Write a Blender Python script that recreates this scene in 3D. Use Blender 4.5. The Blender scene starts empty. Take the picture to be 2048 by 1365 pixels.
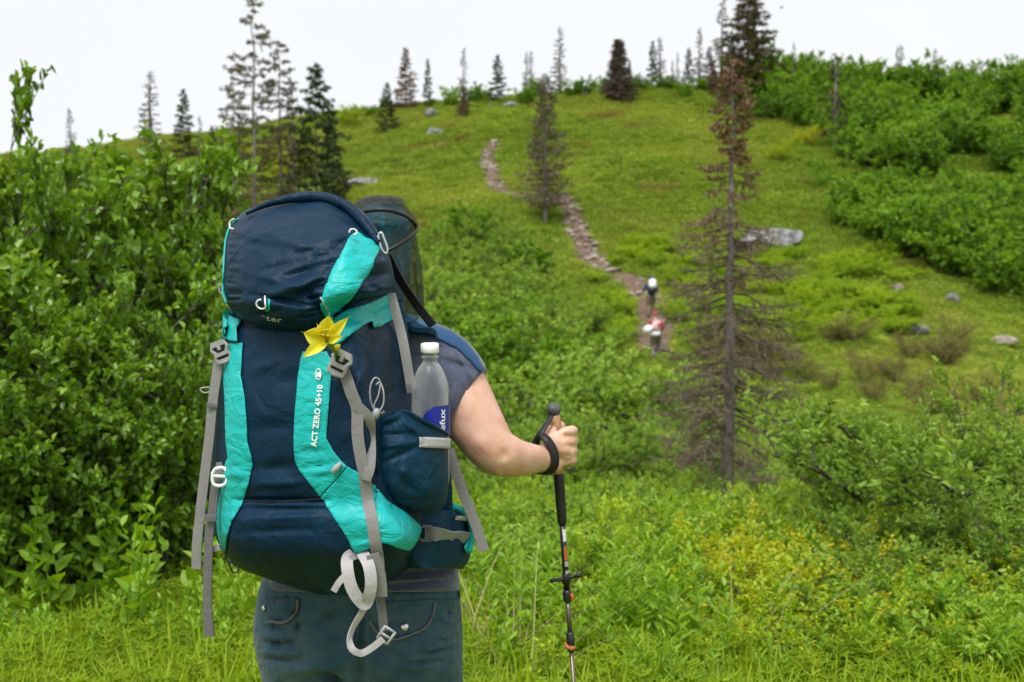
import bpy, bmesh, math, random
import numpy as np
from mathutils import Vector, Matrix
from mathutils.bvhtree import BVHTree
from mathutils.geometry import delaunay_2d_cdt

# ------------------------------------------------------------------ camera, sky, sun, exposure
SC = bpy.context.scene
COL = SC.collection
CAM_H = 1.5
FPX = 2048 * 35.0 / 36.0            # focal length in photo pixels
HORIZON = 560.0                     # photo row of the horizon
PITCH = math.atan((682.5 - HORIZON) / FPX)
cam = bpy.data.cameras.new('camera')
cam.lens = 35.0
cam.sensor_width = 36.0
cam.clip_start = 0.05
cam.clip_end = 3000
cam.dof.use_dof = True
cam.dof.focus_distance = 1.80
cam.dof.aperture_fstop = 5.6
camo = bpy.data.objects.new('camera', cam)
COL.objects.link(camo)
camo.location = (0, 0, CAM_H)
camo.rotation_euler = (math.pi / 2 - PITCH, 0, 0)
SC.camera = camo

SUN_EL, SUN_AZ = 62.0, 200.0        # high thin-cloud sun, a little behind the camera
world = bpy.data.worlds.new('World')
SC.world = world
world.use_nodes = True
wn = world.node_tree
wn.nodes.clear()
wout = wn.nodes.new('ShaderNodeOutputWorld')
wbg = wn.nodes.new('ShaderNodeBackground')
sky = wn.nodes.new('ShaderNodeTexSky')
sky.sky_type = 'NISHITA'
sky.sun_disc = False
sky.sun_elevation = math.radians(SUN_EL)
sky.sun_rotation = math.radians(SUN_AZ)
cloud = wn.nodes.new('ShaderNodeTexNoise')
cloud.inputs['Scale'].default_value = 1.6
cloud.inputs['Detail'].default_value = 3
cr_ = wn.nodes.new('ShaderNodeValToRGB')
cr_.color_ramp.elements[0].position = 0.3
cr_.color_ramp.elements[0].color = (4.5, 4.57, 4.7, 1)
cr_.color_ramp.elements[1].position = 0.75
cr_.color_ramp.elements[1].color = (4.8, 4.85, 4.9, 1)
wmix = wn.nodes.new('ShaderNodeMixRGB')
wmix.inputs[0].default_value = 0.96      # an even cloud layer over the blue
wn.links.new(cloud.outputs['Fac'], cr_.inputs['Fac'])
wn.links.new(sky.outputs['Color'], wmix.inputs[1])
wn.links.new(cr_.outputs['Color'], wmix.inputs[2])
wn.links.new(wmix.outputs['Color'], wbg.inputs['Color'])
wbg.inputs['Strength'].default_value = 0.077
wn.links.new(wbg.outputs['Background'], wout.inputs['Surface'])

sl = bpy.data.lights.new('sun', 'SUN')
sl.energy = 1.5
sl.angle = math.radians(28)
sl.color = (1.0, 0.97, 0.92)
so = bpy.data.objects.new('sun', sl)
COL.objects.link(so)
so.location = (-5, -10, 30)
_az = math.radians(SUN_AZ)
_d = Vector((math.sin(_az) * math.cos(math.radians(SUN_EL)), math.cos(_az) * math.cos(math.radians(SUN_EL)), math.sin(math.radians(SUN_EL))))
so.rotation_euler = _d.to_track_quat('Z', 'Y').to_euler()

vs = SC.view_settings
vs.view_transform = 'Standard'
vs.look = 'None'
vs.exposure = 1.43
vs.gamma = 1.0
vs.use_curve_mapping = False
SC.render.engine = 'CYCLES'
SC.cycles.use_denoising = True
SC.cycles.max_bounces = 7
SC.cycles.diffuse_bounces = 3
SC.cycles.glossy_bounces = 2
SC.cycles.transmission_bounces = 5
SC.cycles.transparent_max_bounces = 10
SC.cycles.sample_clamp_indirect = 6

# ------------------------------------------------------------------ helpers
rng = np.random.default_rng(7)
random.seed(7)
FWD = np.array([0, math.cos(PITCH), -math.sin(PITCH)])
UPV = np.array([0, math.sin(PITCH), math.cos(PITCH)])


def P(px, py, Y):
    """photo pixel + forward distance in metres -> point"""
    cx = (px - 1024.0) / FPX
    cy = (682.5 - py) / FPX
    d = FWD + cy * UPV + np.array([cx, 0, 0])
    return np.array([0, 0, CAM_H]) + d * (Y / d[1])


def Pa(a):
    a = np.asarray(a, float)
    cx = (a[:, 0] - 1024.0) / FPX
    cy = (682.5 - a[:, 1]) / FPX
    d = FWD[None] + cy[:, None] * UPV[None]
    d[:, 0] += cx
    return np.array([0, 0, CAM_H]) + d * (a[:, 2] / d[:, 1])[:, None]


def MPP(Y):
    return Y / FPX          # metres per photo pixel


def tag(o, label=None, cat=None, group=None, kind=None):
    if label: o['label'] = label
    if cat: o['category'] = cat
    if group: o['group'] = group
    if kind: o['kind'] = kind
    return o


def empty(name, loc=(0, 0, 0)):
    o = bpy.data.objects.new(name, None)
    o.empty_display_size = 0.1
    COL.objects.link(o)
    o.location = loc
    return o


def wloc(o):
    v = np.zeros(3)
    while o is not None:
        v = v + np.array(o.location)
        o = o.parent
    return v


def mesh_data(name, verts, faces, mat=None, smooth=True, attr=None):
    me = bpy.data.meshes.new(name)
    verts = np.asarray(verts, np.float32)
    if isinstance(faces, np.ndarray):
        n, k = faces.shape
        me.vertices.add(len(verts))
        me.vertices.foreach_set('co', verts.ravel())
        me.loops.add(n * k)
        me.loops.foreach_set('vertex_index', faces.astype(np.int32).ravel())
        me.polygons.add(n)
        me.polygons.foreach_set('loop_start', np.arange(0, n * k, k, dtype=np.int32))
        me.polygons.foreach_set('loop_total', np.full(n, k, np.int32))
        me.update(calc_edges=True)
    else:
        me.from_pydata([tuple(map(float, v)) for v in verts], [], [tuple(map(int, f)) for f in faces])
        me.update()
    if smooth:
        me.polygons.foreach_set('use_smooth', np.ones(len(me.polygons), bool))
    if attr is not None:
        a = me.attributes.new('tone', 'FLOAT', 'POINT')
        a.data.foreach_set('value', np.asarray(attr, np.float32))
    if mat is not None:
        me.materials.append(mat)
    return me


def obj(name, verts, faces, mat, parent=None, smooth=True, attr=None):
    """verts in world space; parent's location is taken off"""
    v = np.asarray(verts, float)
    if parent is not None:
        v = v - wloc(parent)
    me = mesh_data(name, v, faces, mat, smooth, attr)
    o = bpy.data.objects.new(name, me)
    COL.objects.link(o)
    if parent is not None:
        o.parent = parent
    return o


def copy_tree(o, parent=None):
    c = o.copy()
    COL.objects.link(c)
    if parent is not None:
        c.parent = parent
    for ch in list(o.children):
        copy_tree(ch, c)
    return c


def crom(pts, n, closed=False):
    """Catmull-Rom resample of (k,d) points to n points"""
    p = np.asarray(pts, float)
    k = len(p)
    if closed:
        t = np.arange(n) / n * k
        i = np.floor(t).astype(int); f = (t - i)[:, None]
        p0, p1, p2, p3 = p[(i - 1) % k], p[i % k], p[(i + 1) % k], p[(i + 2) % k]
    else:
        t = np.linspace(0, k - 1, n)
        i = np.minimum(np.floor(t).astype(int), k - 2); f = (t - i)[:, None]
        e = np.vstack([2 * p[0] - p[1], p, 2 * p[-1] - p[-2]])
        p0, p1, p2, p3 = e[i], e[i + 1], e[i + 2], e[i + 3]
    return 0.5 * ((2 * p1) + (-p0 + p2) * f + (2 * p0 - 5 * p1 + 4 * p2 - p3) * f ** 2 + (-p0 + 3 * p1 - 3 * p2 + p3) * f ** 3)


def grid_faces(nr, nc, closed=False):
    r = np.arange(nr - 1)[:, None]
    c = np.arange(nc if closed else nc - 1)[None]
    c2 = (c + 1) % nc
    a = r * nc + c; b = r * nc + c2; d = (r + 1) * nc + c2; e = (r + 1) * nc + c
    return np.stack([a, b, d, e], -1).reshape(-1, 4)


class MB:
    def __init__(s):
        s.v = []; s.f = []; s.n = 0

    def add(s, v, f):
        v = np.asarray(v, float)
        s.v.append(v)
        s.f += [tuple(int(i) + s.n for i in q) for q in f]
        s.n += len(v)
        return s

    def tube(s, pts, radii, n=10, cap=True, flat=1.0, fdir=None):
        v, f = tube(pts, radii, n, cap, flat, fdir)
        return s.add(v, f)

    def box(s, c, size, R=None):
        c = np.asarray(c, float)
        b = np.array([[x, y, z] for x in (-.5, .5) for y in (-.5, .5) for z in (-.5, .5)]) * np.asarray(size)
        if R is not None:
            b = b @ np.asarray(R).T
        return s.add(b + c, [(0, 1, 3, 2), (4, 6, 7, 5), (0, 4, 5, 1), (2, 3, 7, 6), (0, 2, 6, 4), (1, 5, 7, 3)])

    def build(s, name, mat, parent=None, smooth=True):
        return obj(name, np.vstack(s.v), s.f, mat, parent, smooth)


def frames(pts):
    p = np.asarray(pts, float)
    t = np.gradient(p, axis=0)
    t /= np.linalg.norm(t, axis=1)[:, None] + 1e-12
    ref = np.array([0.0, 0, 1.0])
    if abs(t[0] @ ref) > 0.9:
        ref = np.array([1.0, 0, 0])
    n = ref - (ref @ t[0]) * t[0]; n /= np.linalg.norm(n)
    N = [n]
    for i in range(1, len(p)):
        n = N[-1] - (N[-1] @ t[i]) * t[i]
        n /= np.linalg.norm(n) + 1e-12
        N.append(n)
    N = np.array(N)
    return t, N, np.cross(t, N)


def tube(pts, radii, n=10, cap=True, flat=1.0, fdir=None):
    p = np.asarray(pts, float)
    r = np.broadcast_to(np.asarray(radii, float), (len(p),))
    t, N, B = frames(p)
    if fdir is not None:
        fd = np.asarray(fdir, float)
        N = fd[None] - (t @ fd)[:, None] * t
        N /= np.linalg.norm(N, axis=1)[:, None]
        B = np.cross(t, N)
    a = np.arange(n) / n * 2 * math.pi
    ring = (np.cos(a)[None, :, None] * N[:, None] * flat + np.sin(a)[None, :, None] * B[:, None]) * r[:, None, None]
    v = (p[:, None] + ring).reshape(-1, 3)
    f = [tuple(q) for q in grid_faces(len(p), n, True)]
    if cap:
        v = np.vstack([v, p[0] - t[0] * r[0] * 0.25, p[-1] + t[-1] * r[-1] * 0.25])
        k = len(p) * n
        for i in range(n):
            f.append((k, (i + 1) % n, i))
            b = (len(p) - 1) * n
            f.append((k + 1, b + i, b + (i + 1) % n))
    return v, f


def lathe(axis0, axis1, prof, n=28):
    """prof: list of (t along the axis in metres, radius)"""
    a0 = np.asarray(axis0, float); d = np.asarray(axis1, float) - a0; d /= np.linalg.norm(d)
    pts = np.array([a0 + d * t for t, r in prof])
    ref = np.array([1.0, 0, 0]) if abs(d[0]) < .9 else np.array([0, 1.0, 0])
    N = ref - (ref @ d) * d; N /= np.linalg.norm(N); B = np.cross(d, N)
    a = np.arange(n) / n * 2 * math.pi
    v = (pts[:, None] + (np.cos(a)[None, :, None] * N + np.sin(a)[None, :, None] * B) * np.array([r for t, r in prof])[:, None, None]).reshape(-1, 3)
    f = [tuple(q) for q in grid_faces(len(prof), n, True)]
    f.append(tuple(range(n))[::-1]); b = (len(prof) - 1) * n
    f.append(tuple(range(b, b + n)))
    return v, f


# value noise
_lat = np.random.default_rng(3).random((256, 256))


def vnoise(x, y):
    xi = np.floor(x).astype(int); yi = np.floor(y).astype(int)
    fx = x - xi; fy = y - yi
    fx = fx * fx * (3 - 2 * fx); fy = fy * fy * (3 - 2 * fy)
    g = lambda i, j: _lat[i % 256, j % 256]
    return (g(xi, yi) * (1 - fx) + g(xi + 1, yi) * fx) * (1 - fy) + (g(xi, yi + 1) * (1 - fx) + g(xi + 1, yi + 1) * fx) * fy


def fbm(x, y, o=4):
    s = 0; a = 1; t = 0
    for i in range(o):
        s = s + a * vnoise(x * 2 ** i + 17 * i, y * 2 ** i + 31 * i); t += a; a *= .5
    return s / t - .5


# ------------------------------------------------------------------ materials
def nodes(name):
    m = bpy.data.materials.new(name)
    m.use_nodes = True
    nt = m.node_tree
    b = nt.nodes['Principled BSDF']
    return m, nt, b


def noise_bump(nt, b, scale, strength, dist=0.01, detail=4, stretch=None, distort=0.0):
    tc = nt.nodes.new('ShaderNodeTexCoord')
    n = nt.nodes.new('ShaderNodeTexNoise')
    n.inputs['Scale'].default_value = scale
    n.inputs['Detail'].default_value = detail
    n.inputs['Distortion'].default_value = distort
    if stretch:
        mp = nt.nodes.new('ShaderNodeMapping')
        mp.inputs['Scale'].default_value = stretch
        nt.links.new(tc.outputs['Object'], mp.inputs['Vector'])
        nt.links.new(mp.outputs['Vector'], n.inputs['Vector'])
    else:
        nt.links.new(tc.outputs['Object'], n.inputs['Vector'])
    bp = nt.nodes.new('ShaderNodeBump')
    bp.inputs['Strength'].default_value = strength
    bp.inputs['Distance'].default_value = dist
    nt.links.new(n.outputs['Fac'], bp.inputs['Height'])
    nt.links.new(bp.outputs['Normal'], b.inputs['Normal'])
    return n, bp


def mat_plain(name, col, rough=0.6, spec=0.4, metal=0.0, bump=None, var=0.0, vscale=20, col2=None, sheen=0.0):
    m, nt, b = nodes(name)
    b.inputs['Base Color'].default_value = (*col, 1)
    b.inputs['Roughness'].default_value = rough
    b.inputs['Specular IOR Level'].default_value = spec
    b.inputs['Metallic'].default_value = metal
    if sheen:
        b.inputs['Sheen Weight'].default_value = sheen
        b.inputs['Sheen Roughness'].default_value = 0.4
    if bump:
        noise_bump(nt, b, *bump)
    if col2 or var:
        tc = nt.nodes.new('ShaderNodeTexCoord')
        n = nt.nodes.new('ShaderNodeTexNoise')
        n.inputs['Scale'].default_value = vscale
        n.inputs['Detail'].default_value = 6
        n.inputs['Roughness'].default_value = 0.65
        nt.links.new(tc.outputs['Object'], n.inputs['Vector'])
        r = nt.nodes.new('ShaderNodeValToRGB')
        r.color_ramp.elements[0].position = 0.35
        r.color_ramp.elements[1].position = 0.68
        c2 = col2 or tuple(min(1, c * (1 + var)) for c in col)
        c1 = col if col2 else tuple(c * (1 - var) for c in col)
        r.color_ramp.elements[0].color = (*c1, 1)
        r.color_ramp.elements[1].color = (*c2, 1)
        nt.links.new(n.outputs['Fac'], r.inputs['Fac'])
        nt.links.new(r.outputs['Color'], b.inputs['Base Color'])
    return m


def mat_leaf(name, stops, trans=0.35, rough=0.5, spec=0.35, patch=None, obj_var=0.25, tcol=1.25):
    """stops: ramp colours over the per-leaf tone; patch: (scale, colour, amount) over place"""
    m, nt, b = nodes(name)
    L = nt.links
    at = nt.nodes.new('ShaderNodeAttribute'); at.attribute_name = 'tone'
    oi = nt.nodes.new('ShaderNodeObjectInfo')
    ma = nt.nodes.new('ShaderNodeMath'); ma.operation = 'MULTIPLY_ADD'
    ma.inputs[1].default_value = obj_var
    L.new(oi.outputs['Random'], ma.inputs[0])
    ms = nt.nodes.new('ShaderNodeMath'); ms.operation = 'SUBTRACT'; ms.inputs[1].default_value = obj_var / 2
    L.new(at.outputs['Fac'], ms.inputs[0])
    L.new(ms.outputs[0], ma.inputs[2])
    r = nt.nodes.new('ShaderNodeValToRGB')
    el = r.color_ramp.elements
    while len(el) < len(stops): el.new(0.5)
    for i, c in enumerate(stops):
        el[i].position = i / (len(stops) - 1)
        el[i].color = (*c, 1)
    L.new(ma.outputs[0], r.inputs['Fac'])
    col = r.outputs['Color']
    if patch:
        for sc, pc, amt, lo, hi in patch:
            n = nt.nodes.new('ShaderNodeTexNoise'); n.inputs['Scale'].default_value = sc; n.inputs['Detail'].default_value = 4
            L.new(oi.outputs['Location'], n.inputs['Vector'])
            mr = nt.nodes.new('ShaderNodeMapRange')
            mr.inputs['From Min'].default_value = lo; mr.inputs['From Max'].default_value = hi
            mr.inputs['To Max'].default_value = amt
            L.new(n.outputs['Fac'], mr.inputs['Value'])
            mx = nt.nodes.new('ShaderNodeMixRGB'); mx.inputs[2].default_value = (*pc, 1)
            L.new(mr.outputs['Result'], mx.inputs[0]); L.new(col, mx.inputs[1])
            col = mx.outputs['Color']
    L.new(col, b.inputs['Base Color'])
    b.inputs['Roughness'].default_value = rough
    b.inputs['Specular IOR Level'].default_value = spec
    if trans > 0:
        tr = nt.nodes.new('ShaderNodeBsdfTranslucent')
        hs = nt.nodes.new('ShaderNodeHueSaturation')
        hs.inputs['Hue'].default_value = 0.485; hs.inputs['Value'].default_value = tcol; hs.inputs['Saturation'].default_value = 1.05
        L.new(col, hs.inputs['Color']); L.new(hs.outputs['Color'], tr.inputs['Color'])
        mx = nt.nodes.new('ShaderNodeMixShader'); mx.inputs[0].default_value = trans
        L.new(b.outputs[0], mx.inputs[1]); L.new(tr.outputs[0], mx.inputs[2])
        L.new(mx.outputs[0], nt.nodes['Material Output'].inputs['Surface'])
    return m


M = {}
M['alder'] = mat_leaf('alder_leaf', [(.050, .105, .008), (.11, .225, .014), (.19, .36, .026), (.34, .52, .09)], 0.42, 0.36, 0.5)
M['willow'] = mat_leaf('willow_leaf', [(.085, .17, .018), (.17, .31, .03), (.27, .43, .05), (.40, .55, .11)], 0.45, 0.5, 0.3)
M['lime'] = mat_leaf('lime_leaf', [(.16, .30, .012), (.26, .42, .018), (.36, .52, .025), (.46, .54, .04)], 0.45, obj_var=.4)
M['yellow'] = mat_leaf('yellow_leaf', [(.16, .26, .010), (.28, .40, .014), (.38, .49, .02), (.52, .50, .025)], 0.45, obj_var=.45)
M['farbush'] = mat_leaf('far_leaf', [(.050, .125, .009), (.12, .26, .015), (.20, .38, .024), (.32, .50, .05)], 0.42, obj_var=.45)
M['herb'] = mat_leaf('herb_leaf', [(.10, .22, .012), (.18, .36, .02), (.28, .48, .035), (.40, .58, .10)], 0.45, 0.45)
M['grass'] = mat_leaf('grass_blade', [(.14, .26, .008), (.24, .40, .012), (.34, .49, .018), (.46, .56, .05)], 0.45, patch=[(0.8, (.36, .50, .018), .6, .45, .7)])
M['heath'] = mat_leaf('heath_leaf', [(.10, .17, .016), (.20, .31, .03), (.31, .43, .045), (.43, .51, .08)], 0.35,
                      patch=[(.10, (.42, .47, .07), .55, .46, .64), (.28, (.28, .17, .06), .6, .57, .71), (.05, (.09, .20, .02), .5, .5, .68)])
M['brown'] = mat_leaf('brown_leaf', [(.14, .10, .035), (.24, .18, .06), (.25, .30, .05), (.30, .42, .05)], 0.3)
M['straw'] = mat_leaf('dry_grass', [(.30, .24, .10), (.42, .34, .17), (.5, .42, .24)], 0.25)
M['spruce'] = mat_leaf('spruce_needle', [(.025, .045, .014), (.05, .08, .02), (.09, .12, .03)], 0.1, obj_var=0.4)
M['olive'] = mat_leaf('olive_needle', [(.07, .065, .025), (.12, .11, .035), (.20, .165, .05)], 0.1, obj_var=0.4)
M['rust'] = mat_leaf('dead_needle', [(.13, .075, .04), (.25, .145, .075), (.36, .22, .11)], 0.1)
M['deadtwig'] = mat_leaf('dead_twig', [(.085, .068, .052), (.165, .13, .098), (.26, .205, .15)], 0.0, 0.9, 0.1)
M['bark'] = mat_plain('spruce_bark', (.13, .11, .098), .9, .2, bump=(60, .8, .02), col2=(.31, .275, .25), vscale=25)
M['stem'] = mat_plain('shrub_bark', (.045, .04, .032), .85, .2, bump=(50, .5, .01), col2=(.13, .115, .095), vscale=18)
M['rock'] = mat_plain('lichen_rock', (.10, .10, .105), .9, .2, bump=(9, 1.0, .12, 8), col2=(.36, .36, .37), vscale=4.5)
M['stone'] = mat_plain('trail_stone', (.16, .13, .11), .9, .2, bump=(12, .9, .05, 6), col2=(.40, .34, .29), vscale=4)
M['soil'] = mat_plain('soil', (.10, .068, .048), .95, .1, bump=(12, 1, .06, 8), col2=(.20, .145, .105), vscale=4)


def ground_mat():
    m, nt, b = nodes('ground')
    L = nt.links
    tc = nt.nodes.new('ShaderNodeTexCoord')
    n = nt.nodes.new('ShaderNodeTexNoise'); n.inputs['Scale'].default_value = 1.3; n.inputs['Detail'].default_value = 10
    n2 = nt.nodes.new('ShaderNodeTexNoise'); n2.inputs['Scale'].default_value = 0.13; n2.inputs['Detail'].default_value = 5
    L.new(tc.outputs['Object'], n.inputs['Vector']); L.new(tc.outputs['Object'], n2.inputs['Vector'])
    r = nt.nodes.new('ShaderNodeValToRGB')
    e = r.color_ramp.elements
    e[0].position = .32; e[0].color = (.09, .10, .015, 1)
    e[1].position = .7; e[1].color = (.24, .29, .025, 1)
    e.new(.5).color = (.15, .20, .02, 1)
    L.new(n.outputs['Fac'], r.inputs['Fac'])
    r2 = nt.nodes.new('ShaderNodeMapRange'); r2.inputs['From Min'].default_value = .52; r2.inputs['From Max'].default_value = .68; r2.inputs['To Max'].default_value = .6
    L.new(n2.outputs['Fac'], r2.inputs['Value'])
    mx = nt.nodes.new('ShaderNodeMixRGB'); mx.inputs[2].default_value = (.22, .14, .05, 1)
    L.new(r2.outputs['Result'], mx.inputs[0]); L.new(r.outputs['Color'], mx.inputs[1]); L.new(mx.outputs['Color'], b.inputs['Base Color'])
    b.inputs['Roughness'].default_value = .95
    b.inputs['Specular IOR Level'].default_value = .1
    bp = nt.nodes.new('ShaderNodeBump'); bp.inputs['Strength'].default_value = .8; bp.inputs['Distance'].default_value = .25
    L.new(n.outputs['Fac'], bp.inputs['Height']); L.new(bp.outputs['Normal'], b.inputs['Normal'])
    return m


M['ground'] = ground_mat()

# ------------------------------------------------------------------ terrain
_pd = np.array([-60, -10, 0, 3, 5, 8, 11, 15, 20, 28, 36, 40, 47, 56, 63, 75, 81, 95, 105, 130, 200, 600.])
_pz = np.array([0, 0, 0, 0, -.15, -.72, -1.3, -1.85, -2.2, -2.05, -1.2, -.1, 1.97, 4.9, 7.2, 11.7, 14.1, 19.2, 20.3, 20.6, 19, 10.])
_fy = np.arange(-60, 600, 0.25)
_fz = np.interp(_fy, _pd, _pz)
for _ in range(2):
    _fz = np.convolve(np.pad(_fz, 6, mode='edge'), np.ones(13) / 13, 'valid')
_ku = np.linspace(-1.6, 1.6, 200)
_kk = np.interp(_ku, [-1.6, -.514, -.313, -.163, -.012, .189, .34, .514, 1.6], [.5, .69, .795, .91, .965, 1.02, .95, .98, .9])
_kk = np.convolve(np.pad(_kk, 5, mode='edge'), np.ones(11) / 11, 'valid')


def terr(X, Y, bumps=True):
    X = np.asarray(X, float); Y = np.asarray(Y, float)
    z = np.interp(Y, _fy, _fz)
    k = np.interp(X / np.maximum(Y, 15), _ku, _kk)
    z = np.where(Y > 36, -1.2 + k * (z + 1.2), z)
    if bumps:
        a = np.clip((Y - 6) / 30, 0.08, 1)
        z = z + a * (1.3 * fbm(X * .12 + 5, Y * .12, 4) + .5 * fbm(X * .6, Y * .6 + 9, 3))
    return z


def pix_ground(px, row, y0=2.5, y1=140):
    """first hit of a photo pixel's ray with the terrain"""
    ys = np.concatenate([np.arange(y0, 30, .05), np.arange(30, y1, .2)])
    a = np.stack([np.full_like(ys, px), np.full_like(ys, row), ys], 1)
    p = Pa(a)
    h = p[:, 2] - terr(p[:, 0], p[:, 1])
    i = np.argmax(h < 0)
    if not (h < 0).any():
        i = int(np.argmin(h))
    x, y = p[i, 0], p[i, 1]
    return np.array([x, y, float(terr(x, y))])


def at(px, d):
    x = (px - 1024) / FPX * d / math.cos(PITCH)
    return np.array([x, d, float(terr(x, d))])


def build_terrain():
    xs = np.concatenate([np.linspace(-420, -62, 40), np.linspace(-60, 60, 300), np.linspace(62, 420, 40)])
    ys = np.concatenate([np.linspace(-60, -3, 20), np.linspace(-2.5, 14, 90), np.linspace(14.3, 110, 230), np.linspace(112, 590, 50)])
    Xg, Yg = np.meshgrid(xs, ys)
    Z = terr(Xg, Yg)
    v = np.stack([Xg, Yg, Z], -1).reshape(-1, 3)
    o = obj('ground', v, grid_faces(len(ys), len(xs)), M['ground'])
    tag(o, 'mossy green hillside rising from a hollow to a rounded crest', kind='structure')


build_terrain()
# ------------------------------------------------------------------ plants: generators
def unit(a):
    return a / (np.linalg.norm(a, axis=-1, keepdims=True) + 1e-12)


def leaf_mesh(pos, dirs, L, W, tone, R, fold=.3, curl=.15):
    n = len(pos)
    d = unit(dirs)
    up = unit(np.array([0, 0, 1.0]) + R.normal(0, .55, (n, 3)))
    side = unit(np.cross(d, up)); nr = np.cross(side, d)
    L = np.broadcast_to(L, (n,))[:, None]; W = np.broadcast_to(W, (n,))[:, None]
    b = pos
    r1 = pos + d * L * .33 + side * W * .5 + nr * W * fold
    r2 = pos + d * L * .70 + side * W * .40 + nr * (W * fold * .8 - L * curl * .4)
    l1 = pos + d * L * .33 - side * W * .5 + nr * W * fold
    l2 = pos + d * L * .70 - side * W * .40 + nr * (W * fold * .8 - L * curl * .4)
    t = pos + d * L - nr * L * curl
    v = np.stack([b, r1, r2, t, l2, l1], 1).reshape(-1, 3)
    k = np.arange(n)[:, None] * 6
    f = np.concatenate([k + np.array([[0, 1, 2, 3]]), k + np.array([[0, 3, 4, 5]])], 0)
    return v, f, np.repeat(tone, 6)


def prisms(p0, p1, r0, r1):
    """thin three-sided twigs in one go"""
    n = len(p0)
    d = unit(p1 - p0)
    ref = np.where(np.abs(d[:, 2:3]) > .9, np.array([[1.0, 0, 0]]), np.array([[0, 0, 1.0]]))
    a = unit(np.cross(d, ref)); b = np.cross(d, a)
    vs = []
    for p, r in ((p0, r0), (p1, r1)):
        r = np.broadcast_to(r, (n,))[:, None]
        for k in range(3):
            an = 2 * math.pi * k / 3
            vs.append(p + (a * math.cos(an) + b * math.sin(an)) * r)
    v = np.stack(vs, 1).reshape(-1, 3)
    k = np.arange(n)[:, None] * 6
    f = np.concatenate([k + np.array([[i, (i + 1) % 3, 3 + (i + 1) % 3, 3 + i]]) for i in range(3)], 0)
    return v, f


def join(parts):
    vs, fs, n = [], [], 0
    for v, f in parts:
        vs.append(v); fs.append(np.asarray(f) + n); n += len(v)
    return np.vstack(vs), np.vstack(fs)


def qtube(pts, radii, n=5):
    v, f = tube(pts, radii, n, cap=False)
    return v, np.array(f)


def grow_shrub(seed, H=2.6, spread=.8, nstem=9, nbranch=9, ntwig=7, nleaf=9, leafL=.065, leafW=.042, twigL=.26,
               stem_r=.022, start=.25, tone0=.45, upright=.5, tilt=(.1, .6), droop=.1, light_tip=.2):
    R = np.random.default_rng(seed)
    wood = []; T0 = []; T1 = []; Tt = []
    for s in range(nstem):
        az = 2 * math.pi * (s + R.random() * .8) / nstem
        ti = R.uniform(*tilt)
        out = np.array([math.cos(az), math.sin(az), 0])
        ln = H * R.uniform(.75, 1.05)
        pts = []
        for t in np.linspace(0, 1, 7):
            h = ln * t * math.cos(ti * (.6 + .4 * t)); o = ln * math.sin(ti) * (t ** 1.25) * spread
            pts.append(out * (o + .05) + np.array([0, 0, h]) + R.normal(0, .022 * H * t, 3))
        pts = crom(pts, 13)
        wood.append(qtube(pts, stem_r * np.linspace(1, .22, 13) * R.uniform(.7, 1.1), 6))
        for b in range(nbranch):
            t = start + (1 - start) * (b + R.random()) / nbranch
            i = min(int(t * 12), 11); p = pts[i] + (pts[i + 1] - pts[i]) * (t * 12 - i)
            a2 = az + R.normal(0, 1.3)
            bd = unit(np.array([math.cos(a2), math.sin(a2), R.uniform(.1, 1.1) * (upright + .5)]))
            bl = H * R.uniform(.14, .34) * (1.15 - .55 * t) * (spread + .25)
            q = np.array([p + bd * bl * k + np.array([0, 0, -droop * bl * k * k]) + R.normal(0, .012 * H * k, 3) for k in (0, .33, .66, 1)])
            wood.append(qtube(q, stem_r * .38 * np.linspace(1, .35, 4), 4))
            for w in range(ntwig):
                k = .25 + .75 * (w + R.random()) / ntwig
                j = min(int(k * 3), 2); o = q[j] + (q[j + 1] - q[j]) * (k * 3 - j)
                td = unit(bd * .6 + R.normal(0, .6, 3) + np.array([0, 0, upright]))
                T0.append(o); T1.append(o + td * twigL * R.uniform(.6, 1.2)); Tt.append(R.normal(0, .1))
    T0 = np.array(T0); T1 = np.array(T1); Tt = np.array(Tt)
    wood.append(prisms(T0, T1, .004 * H / 2.6, .0015 * H / 2.6))
    n = len(T0)
    k = (np.arange(nleaf)[None] + R.random((n, nleaf))) / nleaf * .9 + .12
    pos = (T0[:, None] + (T1 - T0)[:, None] * k[..., None]).reshape(-1, 3)
    td = unit(T1 - T0)
    dirs = unit((td[:, None] * (.35 + .5 * k[..., None]) + R.normal(0, .62, (n, nleaf, 3)))).reshape(-1, 3)
    sc = R.uniform(.65, 1.15, n * nleaf)
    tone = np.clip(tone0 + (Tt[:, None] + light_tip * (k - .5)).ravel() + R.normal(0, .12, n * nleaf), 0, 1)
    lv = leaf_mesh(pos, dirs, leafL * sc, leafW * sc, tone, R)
    return join(wood), lv


def make_shrub(name, lm, wm, **kw):
    (wv, wf), (v, f, t) = grow_shrub(**kw)
    return mesh_data(name + '_stems', wv, wf, wm), mesh_data(name + '_leaves', v, f, lm, smooth=False, attr=t)


def put_shrub(name, meshes, loc, scale, rz, label, cat, group, sz=None):
    o = empty(name, tuple(loc))
    o.rotation_euler = (0, 0, rz)
    o.scale = (scale, scale, sz or scale)
    for n, me in zip(('stems', 'foliage'), meshes):
        c = bpy.data.objects.new(n, me); COL.objects.link(c); c.parent = o
        if n != 'trunk': c['kind'] = 'stuff'
    tag(o, label, cat, group)
    return o


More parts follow.
